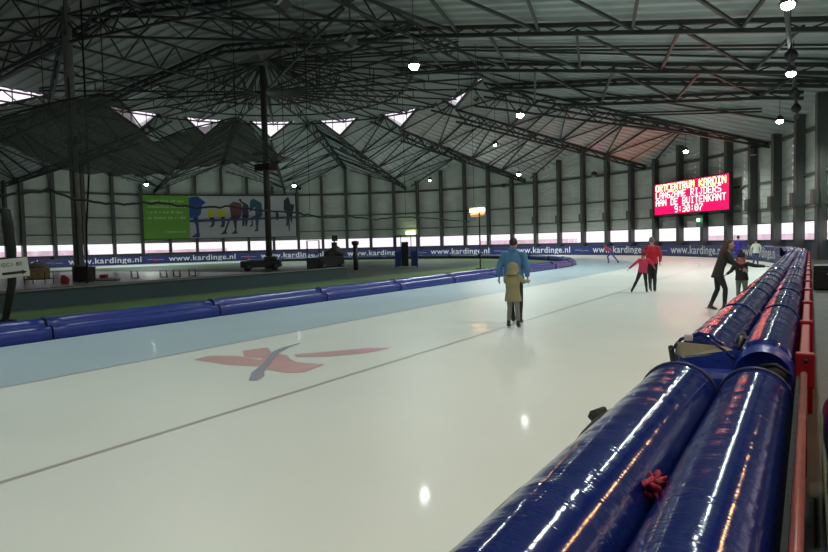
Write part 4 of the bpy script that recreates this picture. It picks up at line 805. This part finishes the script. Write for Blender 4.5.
fig('child in a black hat and jacket, one hand resting on the blue cushion', (-1.46, 18.1, 0), R(172), 1.40, J(pelvis=(.0, 0, .50), waist=(0, .01, .58), chest=(0, .03, .69), neck=(0, .05, .79), head=(0, .06, .885), face=(.03, .26, .86), shl=(-.10, .03, .765), shr=(.10, .03, .765), ell=(-.23, .02, .73), wrl=(-.38, .0, .72), elr=(.16, .05, .64), wrr=(.22, .15, .58), hipl=(-.05, 0, .49), hipr=(.05, 0, .49)), dict(trousers='trougrey', jacket='jblack', fat=1.15, hem=.05, hat='jblack', pom=True, scarf='scarf', headscale=1.3), .011)
fig('distant person in a violet blue jacket with arms spread, seen from behind', (-3.62, 42.5, 0), R(5), 1.78, J(ell=(-.20, .0, .72), wrl=(-.27, .02, .64), elr=(.20, 0, .72), wrr=(.28, .02, .66), knl=(-.05, .04, .3)), dict(trousers='jpurple', jacket='jpurple', fat=1.15, hair='hair_dark'), .02)
fig('distant person in a pale jacket and dark trousers near the end of the cushions', (-2.55, 40.3, 0), R(20), 1.55, J(ell=(-.17, -.02, .68), elr=(.17, .03, .68), anl=(-.09, .02, .066)), dict(trousers='tnavy', jacket='jwhite', fat=1.15, hair='hair_dark'), .02)
fig('distant speed skater in red and blue bending forward at the far bend', (-12.2, 46.6, 0), R(62), 1.55, J(pelvis=(0, -.06, .52), waist=(0, .02, .58), chest=(0, .15, .66), neck=(0, .26, .72), head=(0, .34, .76), face=(0, .5, .72), shl=(-.10, .24, .70), shr=(.10, .24, .70), ell=(-.13, .12, .58), elr=(.13, .12, .58), wrl=(-.05, .0, .60), wrr=(.05, .0, .60), hipl=(-.05, -.06, .50), hipr=(.05, -.06, .50), knl=(-.06, .12, .30), anl=(-.06, .05, .066), knr=(.10, -.12, .30), anr=(.16, -.30, .08)), dict(name='top', trousers='sblue', jacket='sred', fat=1.0, hair='hair_dark', hat='sred'), .02)
# ------------------------------------------------------------------ daylight, camera, output
w = bpy.data.worlds.new('World'); S.world = w; w.use_nodes = True
w.node_tree.nodes['Background'].inputs[0].default_value = (.98, .93, 1.0, 1); w.node_tree.nodes['Background'].inputs[1].default_value = 1.35
cam = bpy.data.cameras.new('camera'); cam.lens = 640 / 828 * 36; cam.sensor_width = 36; cam.clip_end = 500; cam.clip_start = .02
co = bpy.data.objects.new('camera', cam); COL.objects.link(co); S.camera = co
yaw, pit, roll = R(31.7744), R(2.9508), math.atan(.025)
f_ = Vector((-sin(yaw) * cos(pit), cos(yaw) * cos(pit), -sin(pit))); r0 = Vector((cos(yaw), sin(yaw), 0)); u0 = r0.cross(f_)
rr = r0 * cos(roll) - u0 * sin(roll); uu = r0 * sin(roll) + u0 * cos(roll)
co.matrix_world = Matrix((rr, uu, -f_)).transposed().to_4x4(); co.location = (0, 0, 1.8)
S.view_settings.view_transform = 'Standard'; S.view_settings.look = 'None'; S.view_settings.exposure = 0; S.view_settings.gamma = 1; S.view_settings.use_curve_mapping = False
S.cycles.max_bounces = 6; S.cycles.diffuse_bounces = 3; S.cycles.transparent_max_bounces = 16; S.cycles.use_denoising = True; S.cycles.sample_clamp_indirect = 6
